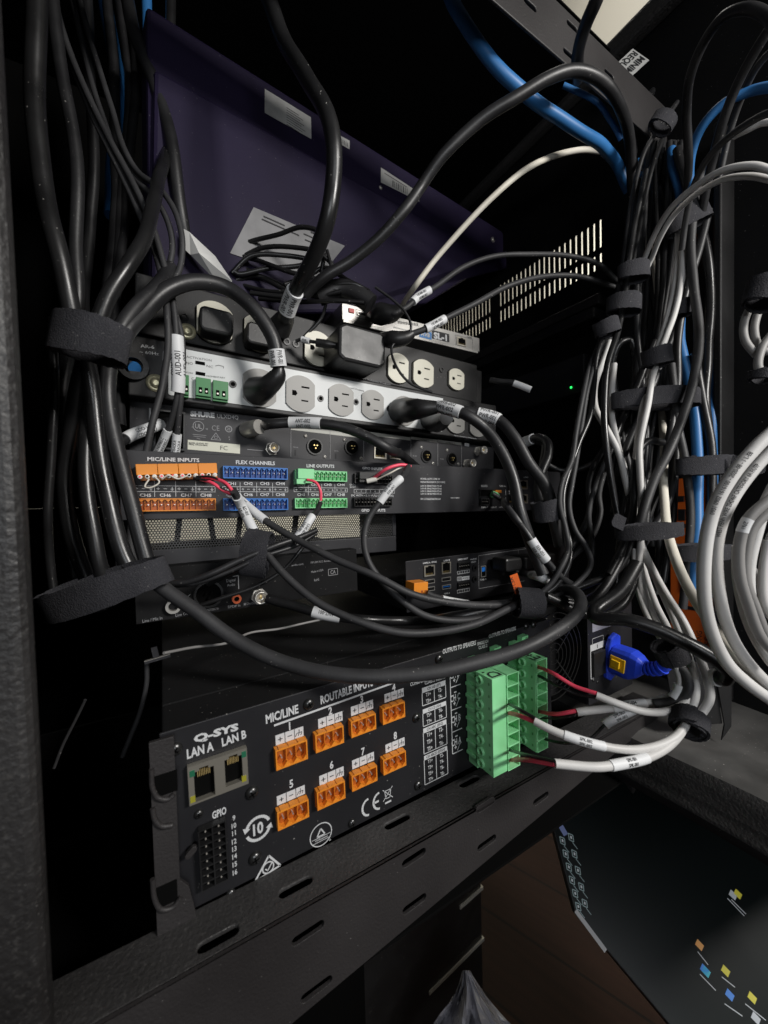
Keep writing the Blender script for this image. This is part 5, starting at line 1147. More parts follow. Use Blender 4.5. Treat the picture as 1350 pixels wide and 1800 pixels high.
cab('outer thin loop beside the blue upper left cable', [(130, -40, .29), (165, 90, .285), (195, 190, .278), (218, 262, .27), (245, 305, .27), (280, 330, .27), (308, 370, .27), (321, 420, .27), (316, 470, .27), (300, 500, .265)], 10, PVCM, group=g)
cab('inner thin loop beside the blue upper left cable', [(118, -40, .295), (150, 100, .288), (180, 200, .28), (208, 270, .272), (240, 318, .272), (268, 345, .272), (292, 385, .272), (303, 430, .272), (296, 475, .27), (280, 510, .265)], 10, PVCM, group=g)
c = cab('black cable carrying the CDO-HNL label at left', [(180, 800, .245), (205, 785, .25), (230, 768, .26), (262, 755, .27), (285, 745, .28), (300, 740, .3)], 17, PVC); c.sleeve((220, 772), (283, 746), 'CDO-HNLJ', rows=(-40, 15), rev=False)
# straps
strap('wide grey black strap wrapping the left cable bundle, upper one', (160, 597), .19, 101, 118, 64, .55, tilt=0, group='straps on the left bundle')
strap('wide black strap wrapping the left cable bundle, lower one', (185, 1035), .205, 72, 215, 50, .35, tilt=10, group='straps on the left bundle')
# ---- central cables
cc_ = cab('thick glossy black cable curving down the centre into the upper strip', [(455, -40, .27), (480, 20, .265), (505, 75, .26), (540, 135, .25), (570, 195, .245), (582, 255, .245), (583, 320, .25), (575, 385, .255), (558, 440, .265), (535, 490, .28), (517, 525, .295), (500, 560, .31)], 29, PVCG, name='power_cable')
cc_.sleeve((522, 512), (506, 550), 'PWR-001', rows=(-10, 40), rr=.0066); cc_.shape([(506, 550, .305), (500, 562, .315), (490, 578, -.325)], [20, 34, 42], PLA, 'plug')
cc2 = cab('matte black cable arching from the right bundle to the upper strip', [(1112, 340, .37), (1106, 255, .345), (1090, 185, .31), (1055, 138, .292), (1010, 123, .285), (960, 136, .282), (900, 175, .284), (840, 215, .288), (785, 270, .293), (745, 325, .30), (710, 370, .30), (665, 420, .305), (615, 458, .31), (570, 485, .31), (535, 520, .315)], 20, PVC)
cab('black cable hanging behind the upper cross rail', [(1070, -60, .24), (1050, 0, .25), (1030, 45, .265), (1018, 90, .285), (1016, 140, .31)], 22, PVC)
GBT = 'blue cables at top right'
cab('thick blue cable sweeping across the dark top', [(778, -40, .30), (800, 10, .30), (835, 75, .305), (880, 130, .31), (930, 170, .32), (985, 205, .335), (1030, 235, .35), (1062, 262, .37), (1085, 290, .39), (1105, 335, .40)], 20, BLUC, group=GBT)
cab('thin blue cable curving down under the black arch', [(990, 150, .37), (1020, 163, .37), (1052, 182, .37), (1075, 215, .375), (1092, 245, .38)], 9, BLUC, group=GBT)
cab('blue cable arching out at the right edge', [(1360, 152, .27), (1320, 158, .28), (1270, 182, .29), (1235, 220, .30), (1215, 265, .31), (1210, 310, .32), (1222, 370, .33)], 15, BLUC, group=GBT)
cab('short bright blue cable rising in the right bundle', [(1180, 262, .36), (1185, 300, .355), (1195, 345, .35), (1200, 400, .35)], 14, BLUC, group=GBT)
cab('dark blue cable slanting behind the right bundle', [(1118, 285, .40), (1145, 320, .39), (1175, 355, .385), (1200, 400, .38)], 14, BLUC, group=GBT)
cr = cab('cream cable rising from the silver box to the right bundle', [(708, 535, -.355), (730, 500, .37), (765, 455, .37), (815, 400, .365), (870, 345, .36), (925, 298, .36), (975, 272, .37), (1020, 262, .38), (1055, 266, .39)], 10, WHTC)
cab('long cream cable winding down the whole right bundle to the lower right corner', [(1060, 268, .40), (1085, 292, .40), (1110, 340, .40), (1132, 400, .395), (1148, 460, .39), (1156, 530, .385), (1158, 600, .37), (1160, 700, .35), (1166, 790, .33), (1170, 880, .30), (1178, 960, .27), (1200, 1020, .25), (1240, 1085, .235), (1290, 1145, .225), (1370, 1222, .215)], 14, WHTC, r=.0031)
# HDMI pair
h1 = cab('black video cable with the HDMI-001 label above the silver box', [(655, 548, -.345), (690, 552, .34), (715, 540, .34), (735, 522, .345), (765, 505, .35), (815, 470, .36), (870, 450, .365), (930, 446, .37), (1000, 450, .375), (1050, 465, .38), (1085, 495, .38)], 9, PVCM, name='video_cable', group='video cables from the silver box')
h1.sleeve((722, 526), (753, 508), 'HDMI-001', rows=(0, 50), rr=.0036); h1.shape([(655, 550, -.342), (670, 552, .35), (690, 551, .345), (708, 543, .34)], [26, 38, 30, 16], PLA, 'plug')
h2 = cab('black video cable with the HDMI-002 label over the SL-1 mark', [(672, 594, -.342), (700, 595, .335), (725, 585, .335), (750, 576, .335), (785, 558, .34), (840, 532, .35), (895, 504, .36), (955, 487, .37), (1020, 485, .375), (1080, 505, .38)], 10, PVCM, name='video_cable', group='video cables from the silver box')
h2.sleeve((747, 578), (782, 560), 'HDMI-002', rows=(0, 50), rr=.0038); h2.shape([(672, 594, -.342), (690, 597, .335), (712, 594, .333), (725, 586, .333)], [20, 30, 24, 15], PLA, 'plug')
cab('hair thin adapter wire crossing the rightmost cream outlets', [(660, 505, .33), (690, 528, .33), (712, 550, .33), (722, 575, .33), (716, 590, .33), (690, 608, .33), (695, 640, .325), (720, 672, .325), (760, 690, .325)], 4.5, PVC, name='thin_wire')
# coil heap
GC = 'loops in the heap of thin black wire'
heap = [
 [(405, 470), (408, 440), (440, 425), (490, 412), (530, 400), (560, 408), (570, 440), (565, 480)],
 [(420, 455), (460, 436), (520, 436), (560, 445), (590, 470)],
 [(408, 480), (440, 450), (500, 448), (545, 458), (530, 466), (470, 472), (420, 482), (412, 478)],
 [(415, 492), (450, 484), (490, 498), (520, 515), (560, 520), (600, 512)],
 [(420, 500), (470, 512), (530, 512), (580, 508), (620, 512), (650, 520)],
 [(440, 515), (500, 520), (560, 518), (610, 518), (650, 528)],
 [(500, 500), (540, 486), (570, 470), (610, 492), (648, 512)],
 [(455, 525), (520, 530), (580, 528), (640, 532)],
 [(575, 440), (582, 480), (574, 530), (565, 560), (535, 592)],
 [(400, 462), (425, 470), (470, 492), (510, 510), (560, 506), (620, 500), (652, 516)],
 [(412, 448), (450, 458), (505, 478), (560, 492), (615, 505), (645, 522)]]
for i, h in enumerate(heap):
    cab('thin wire loop in the tangled heap on the upper strip', [(x, y, .335+.006*math.sin(i*2.1+j)) for j, (x, y) in enumerate(h)], 8 if i != 8 else 6, PVCG, name='wire_loop', group=GC, seg=8)
mbk = Cable('wire_bundle', 'dark gathered end of the wire heap beside the silver box', CB, [(560, 520, .335), (600, 505, .335), (635, 520, .335), (652, 535, .335)], 34, PVC)
w1 = Cable('dangling_connector', 'small plug with a white tag hanging before the third cream outlet', 'connector', [(520, 600, .325), (530, 597, .324), (545, 600, .323), (565, 603, .322), (582, 606, .322)], 6, PVC); w1.sleeve((530, 597), (545, 600), 'PWR', rows=(0,), rr=.0026); w1.shape([(556, 602, .322), (575, 605, .322), (592, 607, .322)], [14, 15, 8], PLA, 'plug')
# ---- receiver and processor cables
ant = cab('thick black antenna cable with the ANT-002 label', [(458, 750, -.325), (475, 745, -.31), (510, 741, .305), (560, 742, .30), (605, 750, .30), (650, 768, .30), (685, 790, .305), (712, 806, -.31), (740, 826, -.345)], 18, PVC, name='antenna_cable')
ant.sleeve((507, 741), (563, 742), 'ANT-002', rows=(-30, 25), rev=False); ant.shape([(432, 755, -.332), (448, 752, -.32), (456, 750, -.315)], [26, 28, 26], STL, 'collar')
g = 'labelled power cables on the right of the grey outlets'
p1 = cab('black power cable with the PWR-002 label', [(745, 716, -.29), (780, 718, .31), (815, 728, .30), (850, 752, .30), (880, 790, .295), (903, 840, .29), (918, 900, .285), (935, 960, .285), (955, 1010, .28)], 20, PVC, name='power_cable', group=g)
p1.sleeve((770, 715), (808, 726), 'PWR-002', rows=(-35, 5, 45), rev=False, rr=.0052); p1.shape([(700, 722, -.317), (715, 721, -.30), (735, 719, .315), (768, 716, .31)], [40, 44, 36, 22], PLA, 'plug')
p2 = cab('black power cable with the PWR-001 label further right', [(770, 745, -.30), (800, 722, .335), (840, 728, .33), (875, 740, .325), (902, 772, .32), (928, 815, .315), (955, 850, .31), (975, 900, .30), (985, 960, .30)], 20, PVC, name='power_cable', group=g)
p2.sleeve((839, 727), (876, 741), 'PWR-001', rows=(-35, 5, 45), rev=False, rr=.0056); p2.shape([(755, 738, -.317), (768, 742, -.30), (785, 735, .335)], [36, 36, 24], PLA, 'plug')
p3 = cab('stub cable with a blank white sleeve right of the upper strip', [(862, 668, .40), (880, 670, .395), (900, 672, .39), (933, 685, .385)], 10, PVC); p3.sleeve((903, 673), (932, 685), None, rr=.0032)
p4 = cab('cable with a short white sleeve looping over at the right of the receiver', [(905, 785, .38), (925, 777, .37), (945, 770, .355), (960, 778, .345), (962, 800, .34), (952, 830, .335), (948, 860, .33), (958, 890, .32), (975, 910, .31)], 16, PVC); p4.sleeve((922, 778), (938, 773), None, rr=.0052)
cab('second cable falling beside the short white sleeve', [(940, 775, .365), (958, 782, .35), (955, 820, .34), (962, 860, .325), (972, 893, .315), (990, 920, .305)], 15, PVCG)
strap('strap round two cables beside the processor', (962, 898), .30, 80, 40, 34, .9, group='small straps')
# audio pair AUD-002 / AUD-003
u2 = cab('black audio cable with the AUD-002 label', [(405, 866, -.268), (425, 882, .275), (448, 902, .27), (475, 922, .265), (520, 948, .26), (590, 983, .255), (660, 1012, .25), (720, 1042, .25), (790, 1058, .255), (850, 1064, .262), (905, 1062, .268), (935, 1055, .27)], 13, PVCM, name='audio_cable', group='labelled audio cables from the orange plug')
u2.sleeve((403, 866), (466, 915), 'AUD-002', rows=(-20, 30), rev=False, rr=.0031); u2.sub([(352, 842, -.278), (375, 850, -.270), (392, 862, -.268), (406, 868, -.266)], 6, RED, 'red_conductor'); u2.sub([(340, 840, -.278), (368, 846, -.272), (388, 858, -.268), (404, 866, -.267)], 4, PVC, 'black_conductor')
u3 = cab('black audio cable with the AUD-003 label', [(410, 862, -.262), (425, 890, .262), (445, 930, .258), (468, 970, .255), (505, 1015, .25), (560, 1060, .245), (630, 1092, .24), (700, 1110, .24), (770, 1110, .245), (840, 1096, .252), (895, 1070, .26), (935, 1052, .268)], 14, PVCM, name='audio_cable', group='labelled audio cables from the orange plug')
u3.sleeve((414, 874), (446, 932), 'AUD-003', rows=(-25, 25), rev=False, rr=.0033); u3.sub([(358, 838, -.277), (380, 842, -.27), (398, 850, -.264), (408, 862, -.262)], 6, RED, 'red_conductor'); u3.sub([(345, 838, -.278), (370, 838, -.272), (392, 848, -.266), (406, 862, -.263)], 4, PVC, 'black_conductor')
cab('bare looped white wire under the orange plug', [(262, 842, -.280), (255, 856, -.279), (266, 857, -.278), (280, 848, -.278), (272, 838, -.279)], 3, WCON, name='bare_wire', seg=6)
cab('second bare wire crossing the ferrules of the orange plug', [(285, 842, -.279), (296, 836, -.277), (312, 842, -.277), (330, 836, -.277)], 3, WCON, name='bare_wire', seg=6)
l1 = cab('grey black control cable with the LNP-010 label', [(718, 820, -.268), (705, 842, .275), (690, 856, .272), (668, 884, .27), (648, 912, .268), (639, 945, .265), (645, 985, .262), (668, 1020, .26), (705, 1055, .255), (745, 1080, .255), (800, 1090, .258), (860, 1082, .262), (915, 1060, .27)], 12, PVCM, name='control_cable')
l1.sleeve((704, 843), (667, 885), 'LNP-010', rows=(-20, 30), rr=.0030); l1.sub([(655, 842, -.283), (680, 824, -.27), (705, 817, -.268), (722, 820, -.267)], 6, RED, 'red_conductor'); l1.sub([(660, 844, -.282), (685, 832, -.272), (705, 822, -.27), (722, 821, -.268)], 3, WCON, 'bare_conductor')
l1.sub([(645, 846, -.284), (662, 842, -.28)], 9, CLR, 'ferrule')
l2 = cab('black line cable with the LINE-001 label', [(563, 884, -.276), (556, 898, -.27), (548, 908, .275), (530, 935, .27), (505, 960, .268), (450, 985, .265), (400, 1010, .27), (340, 1040, .28)], 10, PVC, name='audio_cable')
l2.sleeve((548, 906), (517, 950), 'LINE-001', rows=(-15, 35), rr=.0030); l2.sub([(540, 843, -.281), (555, 848, -.277), (563, 862, -.275), (564, 880, -.275)], 5, RED, 'red_conductor'); l2.sub([(550, 845, -.281), (560, 854, -.277), (565, 870, -.276), (562, 884, -.275)], 4, WCON, 'white_conductor')
g = 'dark cables before the mesh device'
cab('dark cable passing over the audio interface, upper one', [(290, 1025, -.27), (330, 1022, -.265), (370, 1008, -.26), (420, 985, -.258), (480, 962, -.255), (530, 945, -.258), (556, 932, -.262)], 11, PVC, group=g)
cab('dark cable passing over the audio interface, middle one', [(285, 1030, -.272), (340, 1026, -.268), (400, 1005, -.262), (460, 978, -.258), (520, 958, -.26), (555, 938, -.265)], 8, PVC, group=g)
cab('thin dark cable passing over the audio interface, lowest one', [(350, 1065, -.28), (400, 1048, -.275), (450, 1030, -.27), (500, 1000, -.265), (530, 965, -.262), (548, 938, -.264)], 7, PVCG, group=g)
strap('strap hanging below the audio cables before the mesh device', (452, 972), .255, 10, 74, 44, .4, group='small straps')
cab('thin grey wire lying along the amplifier lid', [(288, 1148, -.225), (340, 1138, -.24), (400, 1130, -.25), (440, 1112, -.26), (490, 1105, -.26), (540, 1094, -.262), (580, 1086, -.265)], 4, DGRC, name='thin_wire')
cab('black wire hanging in the dark space left of the amplifier', [(258, 1165, .24), (257, 1200, .24), (248, 1245, .24), (232, 1290, .24), (215, 1330, .24)], 8, PVCM, name='thin_wire')
cab('thin dark wire near the grey door post, lower left', [(150, 1230, .22), (130, 1270, .22), (110, 1310, .22), (95, 1350, .22)], 5, PVCM, name='thin_wire')
# antenna cable under, power label, thick arc
an2 = cab('glossy antenna cable with a white label above the amplifier', [(470, 1052, -.29), (520, 1068, -.275), (570, 1082, -.262), (640, 1090, -.25), (720, 1090, -.245), (800, 1082, .268), (870, 1070, .27), (930, 1058, .275)], 16, PVCG, name='antenna_cable'); an2.sleeve((551, 1078), (600, 1087), 'ANT-001', rows=(-35,), rev=True)
pw = cab('thin cable with the PWR-010 label from the orange plug', [(750, 1042, -.243), (765, 1047, -.242), (790, 1054, -.24), (820, 1059, -.238), (855, 1062, .27), (900, 1058, .272), (930, 1052, .274)], 9, PVCM, name='power_cable'); pw.sleeve((776, 1050), (823, 1059), 'PWR-010', rows=(0, 50), rev=False, rr=.0026)
se = cab('black serial cable with the SER-001 label', [(866, 868, -.285), (880, 878, -.28), (892, 890, .29), (905, 908, .285), (925, 935, .28), (945, 966, .278), (965, 992, .278), (985, 1015, .28), (1010, 1030, .29)], 12, PVC, name='serial_cable'); se.sleeve((934, 950), (960, 985), 'SER-001', rows=(-10, 35), rev=False, rr=.0036); se.shape([(864, 868, -.287), (872, 871, -.285), (878, 875, -.282)], [12, 12, 6], GRN, 'green_plug'); se.shape([(893, 892, .289), (905, 909, .285), (914, 921, .283)], [14, 15, 13], PVC, 'heat_shrink')
hd = cab('black video cable with the HDMI-003 label before the network box', [(880, 1000, -.25), (915, 1006, -.245), (950, 1016, .285), (975, 1026, .285), (1020, 1030, .29), (1060, 1015, .30)], 13, PVC, name='video_cable'); hd.sleeve((934, 1010), (962, 1020), 'HDMI-003', rows=(0,), rev=False)
big = cab('thickest matte black cable sweeping low across the whole amplifier', [(262, 1015, .215), (300, 1042, .215), (350, 1075, .215), (410, 1118, .215), (480, 1155, .213), (560, 1180, .21), (640, 1190, .208), (720, 1188, .208), (800, 1178, .21), (880, 1156, .215), (950, 1125, .222), (1000, 1090, .235), (1018, 1060, .25), (1010, 1040, .27), (980, 1035, .29)], 25, PVCM, r=.0039)
strap('strap gathering the signal cables above the amplifier', (930, 1060), .262, 5, 38, 42, .9, group='small straps', turns=2.4)
ot = Dev('orange_tag', 'orange paper tag printed 48V 1.5A sticking up from the cable strap', 'paper tag', P(905, 1045, .262), P(922, 1041, .262)); mb = MB(); w_ = ot.L((922, 1041)).x
a = [ot.L(p) for p in ((906, 1045), (896, 1012), (909, 1007), (920, 1040))]; mb.prism(a, 0, .0003, ORP); ot.T(mb, '48V1.5A', (912, 1043), (901, 1014), (907, 1045), INK, w=.0005, bold=0); ot.part(mb, 'paper')
# fans of thin cables from strap up to the right bundle
g = 'thin black cables rising from the gathering strap'
cab('leftmost thin cable rising from the gathering strap', [(935, 1055, .275), (965, 1030, .275), (985, 1000, .275), (999, 965, .28), (995, 930, .285), (984, 885, .29), (988, 848, .295), (1004, 810, .30), (1012, 760, .305), (1022, 710, .31), (1036, 650, .32), (1060, 590, .33)], 9, PVCM, group=g)
cab('second thin cable rising from the gathering strap', [(935, 1058, .28), (975, 1032, .28), (998, 995, .28), (1002, 960, .285), (992, 920, .29), (990, 870, .295), (1000, 830, .30), (1018, 780, .305), (1038, 730, .31), (1043, 680, .315), (1050, 620, .32), (1070, 580, .33)], 9, PVCG, group=g)
cab('third thin cable, bulging right under the bundle', [(940, 1062, .28), (985, 1045, .28), (1020, 1020, .285), (1038, 992, .285), (1032, 965, .285), (1010, 930, .29), (1000, 890, .295), (1005, 850, .30), (1015, 800, .305), (1024, 740, .31), (1032, 690, .315), (1045, 640, .32), (1066, 590, .33)], 9, PVCM, group=g)
cab('outer thin loop returning up to the right of the strap', [(940, 1066, .285), (990, 1060, .29), (1030, 1045, .30), (1042, 960, .31), (1035, 900, .31), (1048, 850, .315), (1070, 800, .32), (1090, 770, .325)], 9, PVCM, group=g)
cab('black cable running level to the right behind the thin ones', [(960, 815, .36), (985, 826, .36), (1015, 825, .355), (1050, 810, .35), (1085, 785, .345), (1120, 740, .345)], 9, PVC)
cab('pair cable looping down behind the thin ones, left', [(1072, 775, .34), (1048, 810, .34), (1036, 850, .335), (1038, 895, .33), (1025, 930, .325), (1005, 960, .32), (985, 990, .32)], 10, PVC)
cab('pair cable looping down behind the thin ones, right', [(1078, 790, .34), (1062, 830, .34), (1052, 870, .335), (1055, 905, .33), (1040, 945, .325), (1010, 975, .32), (985, 1000, .32)], 10, PVCM)
g = 'curved black cables under the right bundle'
for i, (x1, y1, x2, y2, w, d, ww) in enumerate(((1118, 930, 1085, 1000, 13, .285, 'topmost'), (1108, 945, 1060, 1020, 12, .29, 'second'), (1122, 950, 1090, 1035, 14, .28, 'third'), (1100, 960, 1055, 1045, 15, .275, 'fourth'), (1126, 965, 1095, 1062, 16, .27, 'lowest'))):
    cab('%s of the black cables curving left below the right bundle' % ww, [(x1+8, y1-120, .30), (x1+6, y1-50, .295), (x1, y1, .29), (x2, y2, d), ((x2+940)/2+20, y2+26-i*2, d), (960, 1052-4*i+i*3, d)], w, PVC if i % 2 else PVCG, group=g)
# ---- right bundle verticals
g = 'cables hanging in the right bundle'
VB = [
 ('glossy textured black cable down the front of the right bundle', [(1135, 300, .34), (1118, 380, .34), (1108, 450, .335), (1098, 520, .33), (1085, 580, .32), (1068, 640, .31), (1063, 700, .305), (1066, 770, .30), (1072, 830, .30), (1082, 890, .30), (1096, 960, .295)], 11, PVCG),
 ('thin black cable left of the bundle front, from the high strap', [(1190, 180, .36), (1160, 225, .355), (1135, 265, .35), (1120, 310, .35), (1104, 380, .345), (1096, 450, .34), (1092, 530, .335), (1078, 585, .325)], 8, PVC),
 ('second thin cable from the high strap', [(1182, 190, .362), (1165, 240, .357), (1148, 290, .352), (1132, 360, .35), (1118, 430, .345), (1104, 490, .34), (1098, 545, .335)], 8, PVCG),
 ('third thin cable from the high strap', [(1175, 215, .365), (1158, 262, .36), (1140, 320, .355), (1126, 380, .35), (1112, 440, .345), (1100, 500, .34), (1094, 560, .335)], 7, PVC),
 ('black cable bowing out beside the grey pair', [(1240, 290, .32), (1222, 340, .32), (1214, 420, .32), (1220, 500, .315), (1228, 560, .31), (1226, 620, .305), (1212, 690, .30), (1196, 745, .295), (1175, 800, .29), (1150, 850, .285), (1130, 900, .28), (1118, 950, .28)], 15, PVCM),
 ('black cable crossing behind the bowing one', [(1245, 370, .33), (1232, 430, .33), (1218, 480, .33), (1200, 540, .33), (1190, 600, .33), (1188, 680, .33), (1180, 760, .325), (1165, 830, .32), (1140, 900, .31), (1118, 950, .30)], 13, PVC),
 ('dark cable at the far right of the bundle', [(1225, 370, .35), (1238, 440, .35), (1250, 520, .35), (1245, 620, .345), (1236, 700, .34), (1245, 780, .335), (1253, 860, .33), (1250, 950, .325)], 16, PVCG),
 ('dark cable right beside the lower blue cable', [(1222, 620, .33), (1235, 700, .325), (1247, 780, .32), (1250, 870, .315), (1250, 960, .31), (1246, 1050, .31)], 14, PVC),
 ('black cable left of the lower blue cable', [(1180, 640, .33), (1192, 740, .325), (1205, 820, .32), (1212, 900, .315), (1210, 990, .31), (1200, 1070, .31)], 13, PVCM),
 ('black cable falling behind the grey pair', [(1160, 330, .37), (1180, 400, .365), (1200, 470, .36), (1190, 560, .35), (1160, 640, .34), (1130, 720, .33), (1105, 780, .32), (1085, 840, .315), (1080, 900, .31)], 12, PVC),
 ('glossy black cable slanting from the middle strap to lower left', [(1150, 600, .345), (1128, 660, .34), (1100, 720, .335), (1080, 770, .33), (1070, 830, .33)], 12, PVCG),
 ('black loop standing beside the inner post', [(1082, 690, .36), (1078, 640, .355), (1090, 605, .35), (1108, 600, .35), (1115, 630, .35), (1110, 690, .35), (1100, 740, .345)], 12, PVCG),
 ('black loop curling over before the orange case', [(1165, 778, .31), (1142, 775, .305), (1120, 800, .30), (1113, 850, .295), (1110, 900, .29), (1095, 960, .285), (1070, 1010, .28)], 13, PVCG),
 ('black cable rising behind the small loop', [(1170, 690, .34), (1186, 770, .335), (1185, 840, .33), (1168, 900, .32), (1140, 940, .31), (1110, 980, .30)], 14, PVC),
 ('dark cable in the middle of the bundle', [(1150, 520, .36), (1162, 620, .355), (1150, 720, .35), (1142, 800, .345), (1140, 880, .34), (1146, 960, .34)], 13, PVC),
 ('second dark cable in the middle of the bundle', [(1175, 560, .36), (1180, 650, .355), (1170, 740, .35), (1155, 820, .345), (1130, 900, .33), (1100, 950, .32)], 12, PVC),
 ('black cable on the left flank of the bundle', [(1088, 500, .37), (1080, 560, .36), (1070, 620, .35), (1080, 700, .345), (1095, 780, .34), (1115, 860, .33), (1120, 930, .32)], 10, PVCM)]
for l, p, w, m in VB: cab(l, p, w, m, group=g)
g = 'grey cables in the right bundle'
gp = [((1198, 360), (1200, 430), (1196, 500), (1186, 550), (1172, 590), (1158, 625), (1146, 665), (1138, 710), (1130, 750), (1124, 790), (1126, 840), (1130, 890), (1125, 960), (1122, 1020), (1135, 1070), (1158, 1110), (1172, 1150)),
      ((1188, 380), (1190, 440), (1186, 500), (1176, 550), (1164, 590), (1150, 628), (1138, 670), (1128, 715), (1122, 760), (1118, 800), (1116, 860), (1118, 920), (1128, 990), (1150, 1060), (1175, 1110), (1190, 1160), (1200, 1185))]
cab('right one of the bright grey pair', [(x, y, .33-.004*i) for i, (x, y) in enumerate(gp[0])], 11, GRYC, group=g, r=.0024)
cab('left one of the bright grey pair', [(x, y, .335-.004*i) for i, (x, y) in enumerate(gp[1])], 10, GRYC, group=g, r=.0022)
cab('grey cable leaving the left strap and running to the lower round strap, inner', [(1072, 600, .335), (1058, 640, .33), (1046, 680, .32), (1048, 720, .315), (1066, 755, .31), (1088, 800, .305), (1100, 850, .30), (1114, 905, .295), (1128, 960, .285), (1155, 1020, .27), (1180, 1075, .26), (1200, 1130, .25), (1216, 1180, .24), (1222, 1220, .235), (1208, 1262, .23)], 10, GRYC, group=g, r=.0024)
cab('grey cable leaving the left strap and running to the lower round strap, outer', [(1080, 640, .34), (1075, 720, .33), (1084, 780, .32), (1098, 830, .31), (1108, 880, .305), (1120, 930, .295), (1138, 980, .28), (1168, 1040, .265), (1198, 1090, .255), (1220, 1140, .245), (1240, 1190, .235), (1246, 1225, .23), (1228, 1262, .228)], 10, GRYC, group=g, r=.0024)
cab('dull grey cable arching in from the right edge, upper one', [(1365, 303, .24), (1320, 293, .245), (1270, 300, .255), (1225, 325, .27), (1180, 365, .29), (1152, 410, .31), (1135, 450, .325), (1122, 480, .335)], 11, GRYC, group='grey cables arching in from the right edge', r=.0021)
cab('dull grey cable arching in from the right edge, lower one', [(1365, 318, .245), (1320, 309, .25), (1270, 316, .26), (1225, 340, .275), (1185, 378, .295), (1160, 420, .31), (1146, 455, .325), (1132, 485, .335)], 10, GRYC, group='grey cables arching in from the right edge', r=.002)
cab('grey end of cable entering at the right edge above the arching pair', [(1365, 214, .25), (1340, 217, .255), (1318, 228, .26), (1290, 240, .27)], 10, GRYC)
# upper right black loops
g = 'black loops at the upper right'
cab('largest black loop at the upper right corner', [(1370, 70, .22), (1345, 28, .225), (1310, 15, .23), (1270, 28, .24), (1238, 70, .255), (1215, 130, .27), (1208, 200, .29), (1212, 280, .31), (1205, 350, .33)], 16, PVC, group=g)
cab('straight black cable entering from the right edge', [(1370, 25, .24), (1335, 75, .25), (1300, 140, .265), (1272, 210, .28), (1250, 290, .30), (1232, 380, .32)], 15, PVC, group=g)
cab('thinner black cable beside the straight one', [(1370, 75, .26), (1335, 112, .27), (1308, 165, .285), (1285, 230, .30), (1262, 320, .315)], 11, PVCM, group=g)
cab('black cable curving across above the grey arching pair', [(1370, 192, .23), (1330, 210, .24), (1285, 240, .255), (1245, 280, .275), (1220, 330, .295), (1205, 390, .31), (1198, 440, .32)], 11, PVCM, group=g)
cab('black cable hanging in front of the side beam', [(1165, 140, .42), (1145, 165, .41), (1120, 190, .40), (1105, 215, .39), (1112, 260, .38), (1118, 330, .37), (1108, 420, .36)], 13, PVC)
cab('brown black cable slanting to the right bundle top', [(1130, 290, .39), (1165, 320, .38), (1190, 360, .37), (1205, 410, .36)], 14, PVC)
cab('grey black cable left of the short bright blue one', [(1190, 262, .35), (1200, 300, .345), (1210, 345, .34), (1222, 400, .335)], 14, PVCG)
# lower blue in right bundle
g = 'blue cables in the right bundle'
cab('bright blue cable running down the right bundle', [(1195, 560, .345), (1198, 610, .34), (1208, 660, .335), (1218, 720, .33), (1225, 780, .325), (1228, 850, .32), (1226, 920, .315), (1220, 990, .31), (1214, 1050, .31)], 17, BLUC, group=g)
cab('blue cable beside the thin rear post', [(1258, 600, .36), (1256, 660, .36), (1250, 730, .355), (1252, 800, .355), (1258, 870, .355)], 16, BLUC, group=g)
cab('short blue cable under the middle strap', [(1158, 660, .36), (1162, 690, .36), (1170, 720, .355)], 9, BLUC, group=g)
# grey coils right
g = 'grey network cable coil at the right edge'
coil = [('outer grey network cable of the coil, printed 2020-08', [(1375, 745), (1325, 790), (1285, 835), (1255, 890), (1240, 960), (1240, 1040), (1255, 1110), (1280, 1165), (1320, 1205), (1375, 1245)], 21, GRYC, .19), ('inner grey network cable of the coil, printed CATEGORY', [(1375, 775), (1330, 822), (1295, 870), (1270, 925), (1260, 985), (1265, 1050), (1282, 1110), (1310, 1160), (1345, 1198), (1380, 1225)], 19, GRYC, .195),
        ('dark grey cable of the coil with a small paper tag', [(1375, 865), (1340, 885), (1310, 915), (1298, 955), (1300, 1010), (1315, 1060), (1340, 1120), (1380, 1165)], 17, DGRC, .185), ('second dark grey cable of the coil', [(1375, 890), (1345, 905), (1322, 930), (1310, 970), (1308, 1020), (1328, 1075), (1352, 1125), (1385, 1150)], 16, DGRC, .19),
        ('light grey cable right of the dark ones', [(1375, 830), (1345, 880), (1328, 940), (1318, 1000), (1322, 1060), (1340, 1110), (1375, 1160)], 18, GRYC, .20), ('lowest right grey cable of the coil', [(1350, 950), (1340, 1010), (1345, 1060), (1375, 1110)], 14, GRYC, .21), ('grey cable passing behind the coil', [(1315, 990), (1330, 1010), (1375, 1035)], 12, DGRC, .23),
        ('short grey cable behind the coil, lower', [(1320, 1010), (1340, 1030), (1375, 1055)], 12, DGRC, .235), ('grey cable at the lower end of the coil', [(1298, 960), (1300, 1030), (1318, 1100), (1345, 1150), (1375, 1185)], 18, GRYC, .205)]
cl = []
for l, p, w, m, d in coil: cl.append(cab(l, [(x, y, d+.0015*j) for j, (x, y) in enumerate(p)], w, m, name='network_cable', group=g))
cl[0].sleeve((1243, 940), (1340, 778), '0901 0902 1616100 - 2020-08 - 1 L-E8', rows=(0,), rr=cl[0].r*1.001, m=GRYC, h=.0019, name='jacket_print')
cl[1].sleeve((1263, 960), (1345, 805), 'WEST PENN WIRE 254246F CATEGORY 6A F/UTP', rows=(0,), rr=cl[1].r*1.001, m=GRYC, h=.0019, name='jacket_print')
cl[2].sleeve((1312, 912), (1300, 935), '2761', rows=(0,), rr=cl[2].r*1.05, m=SLV)
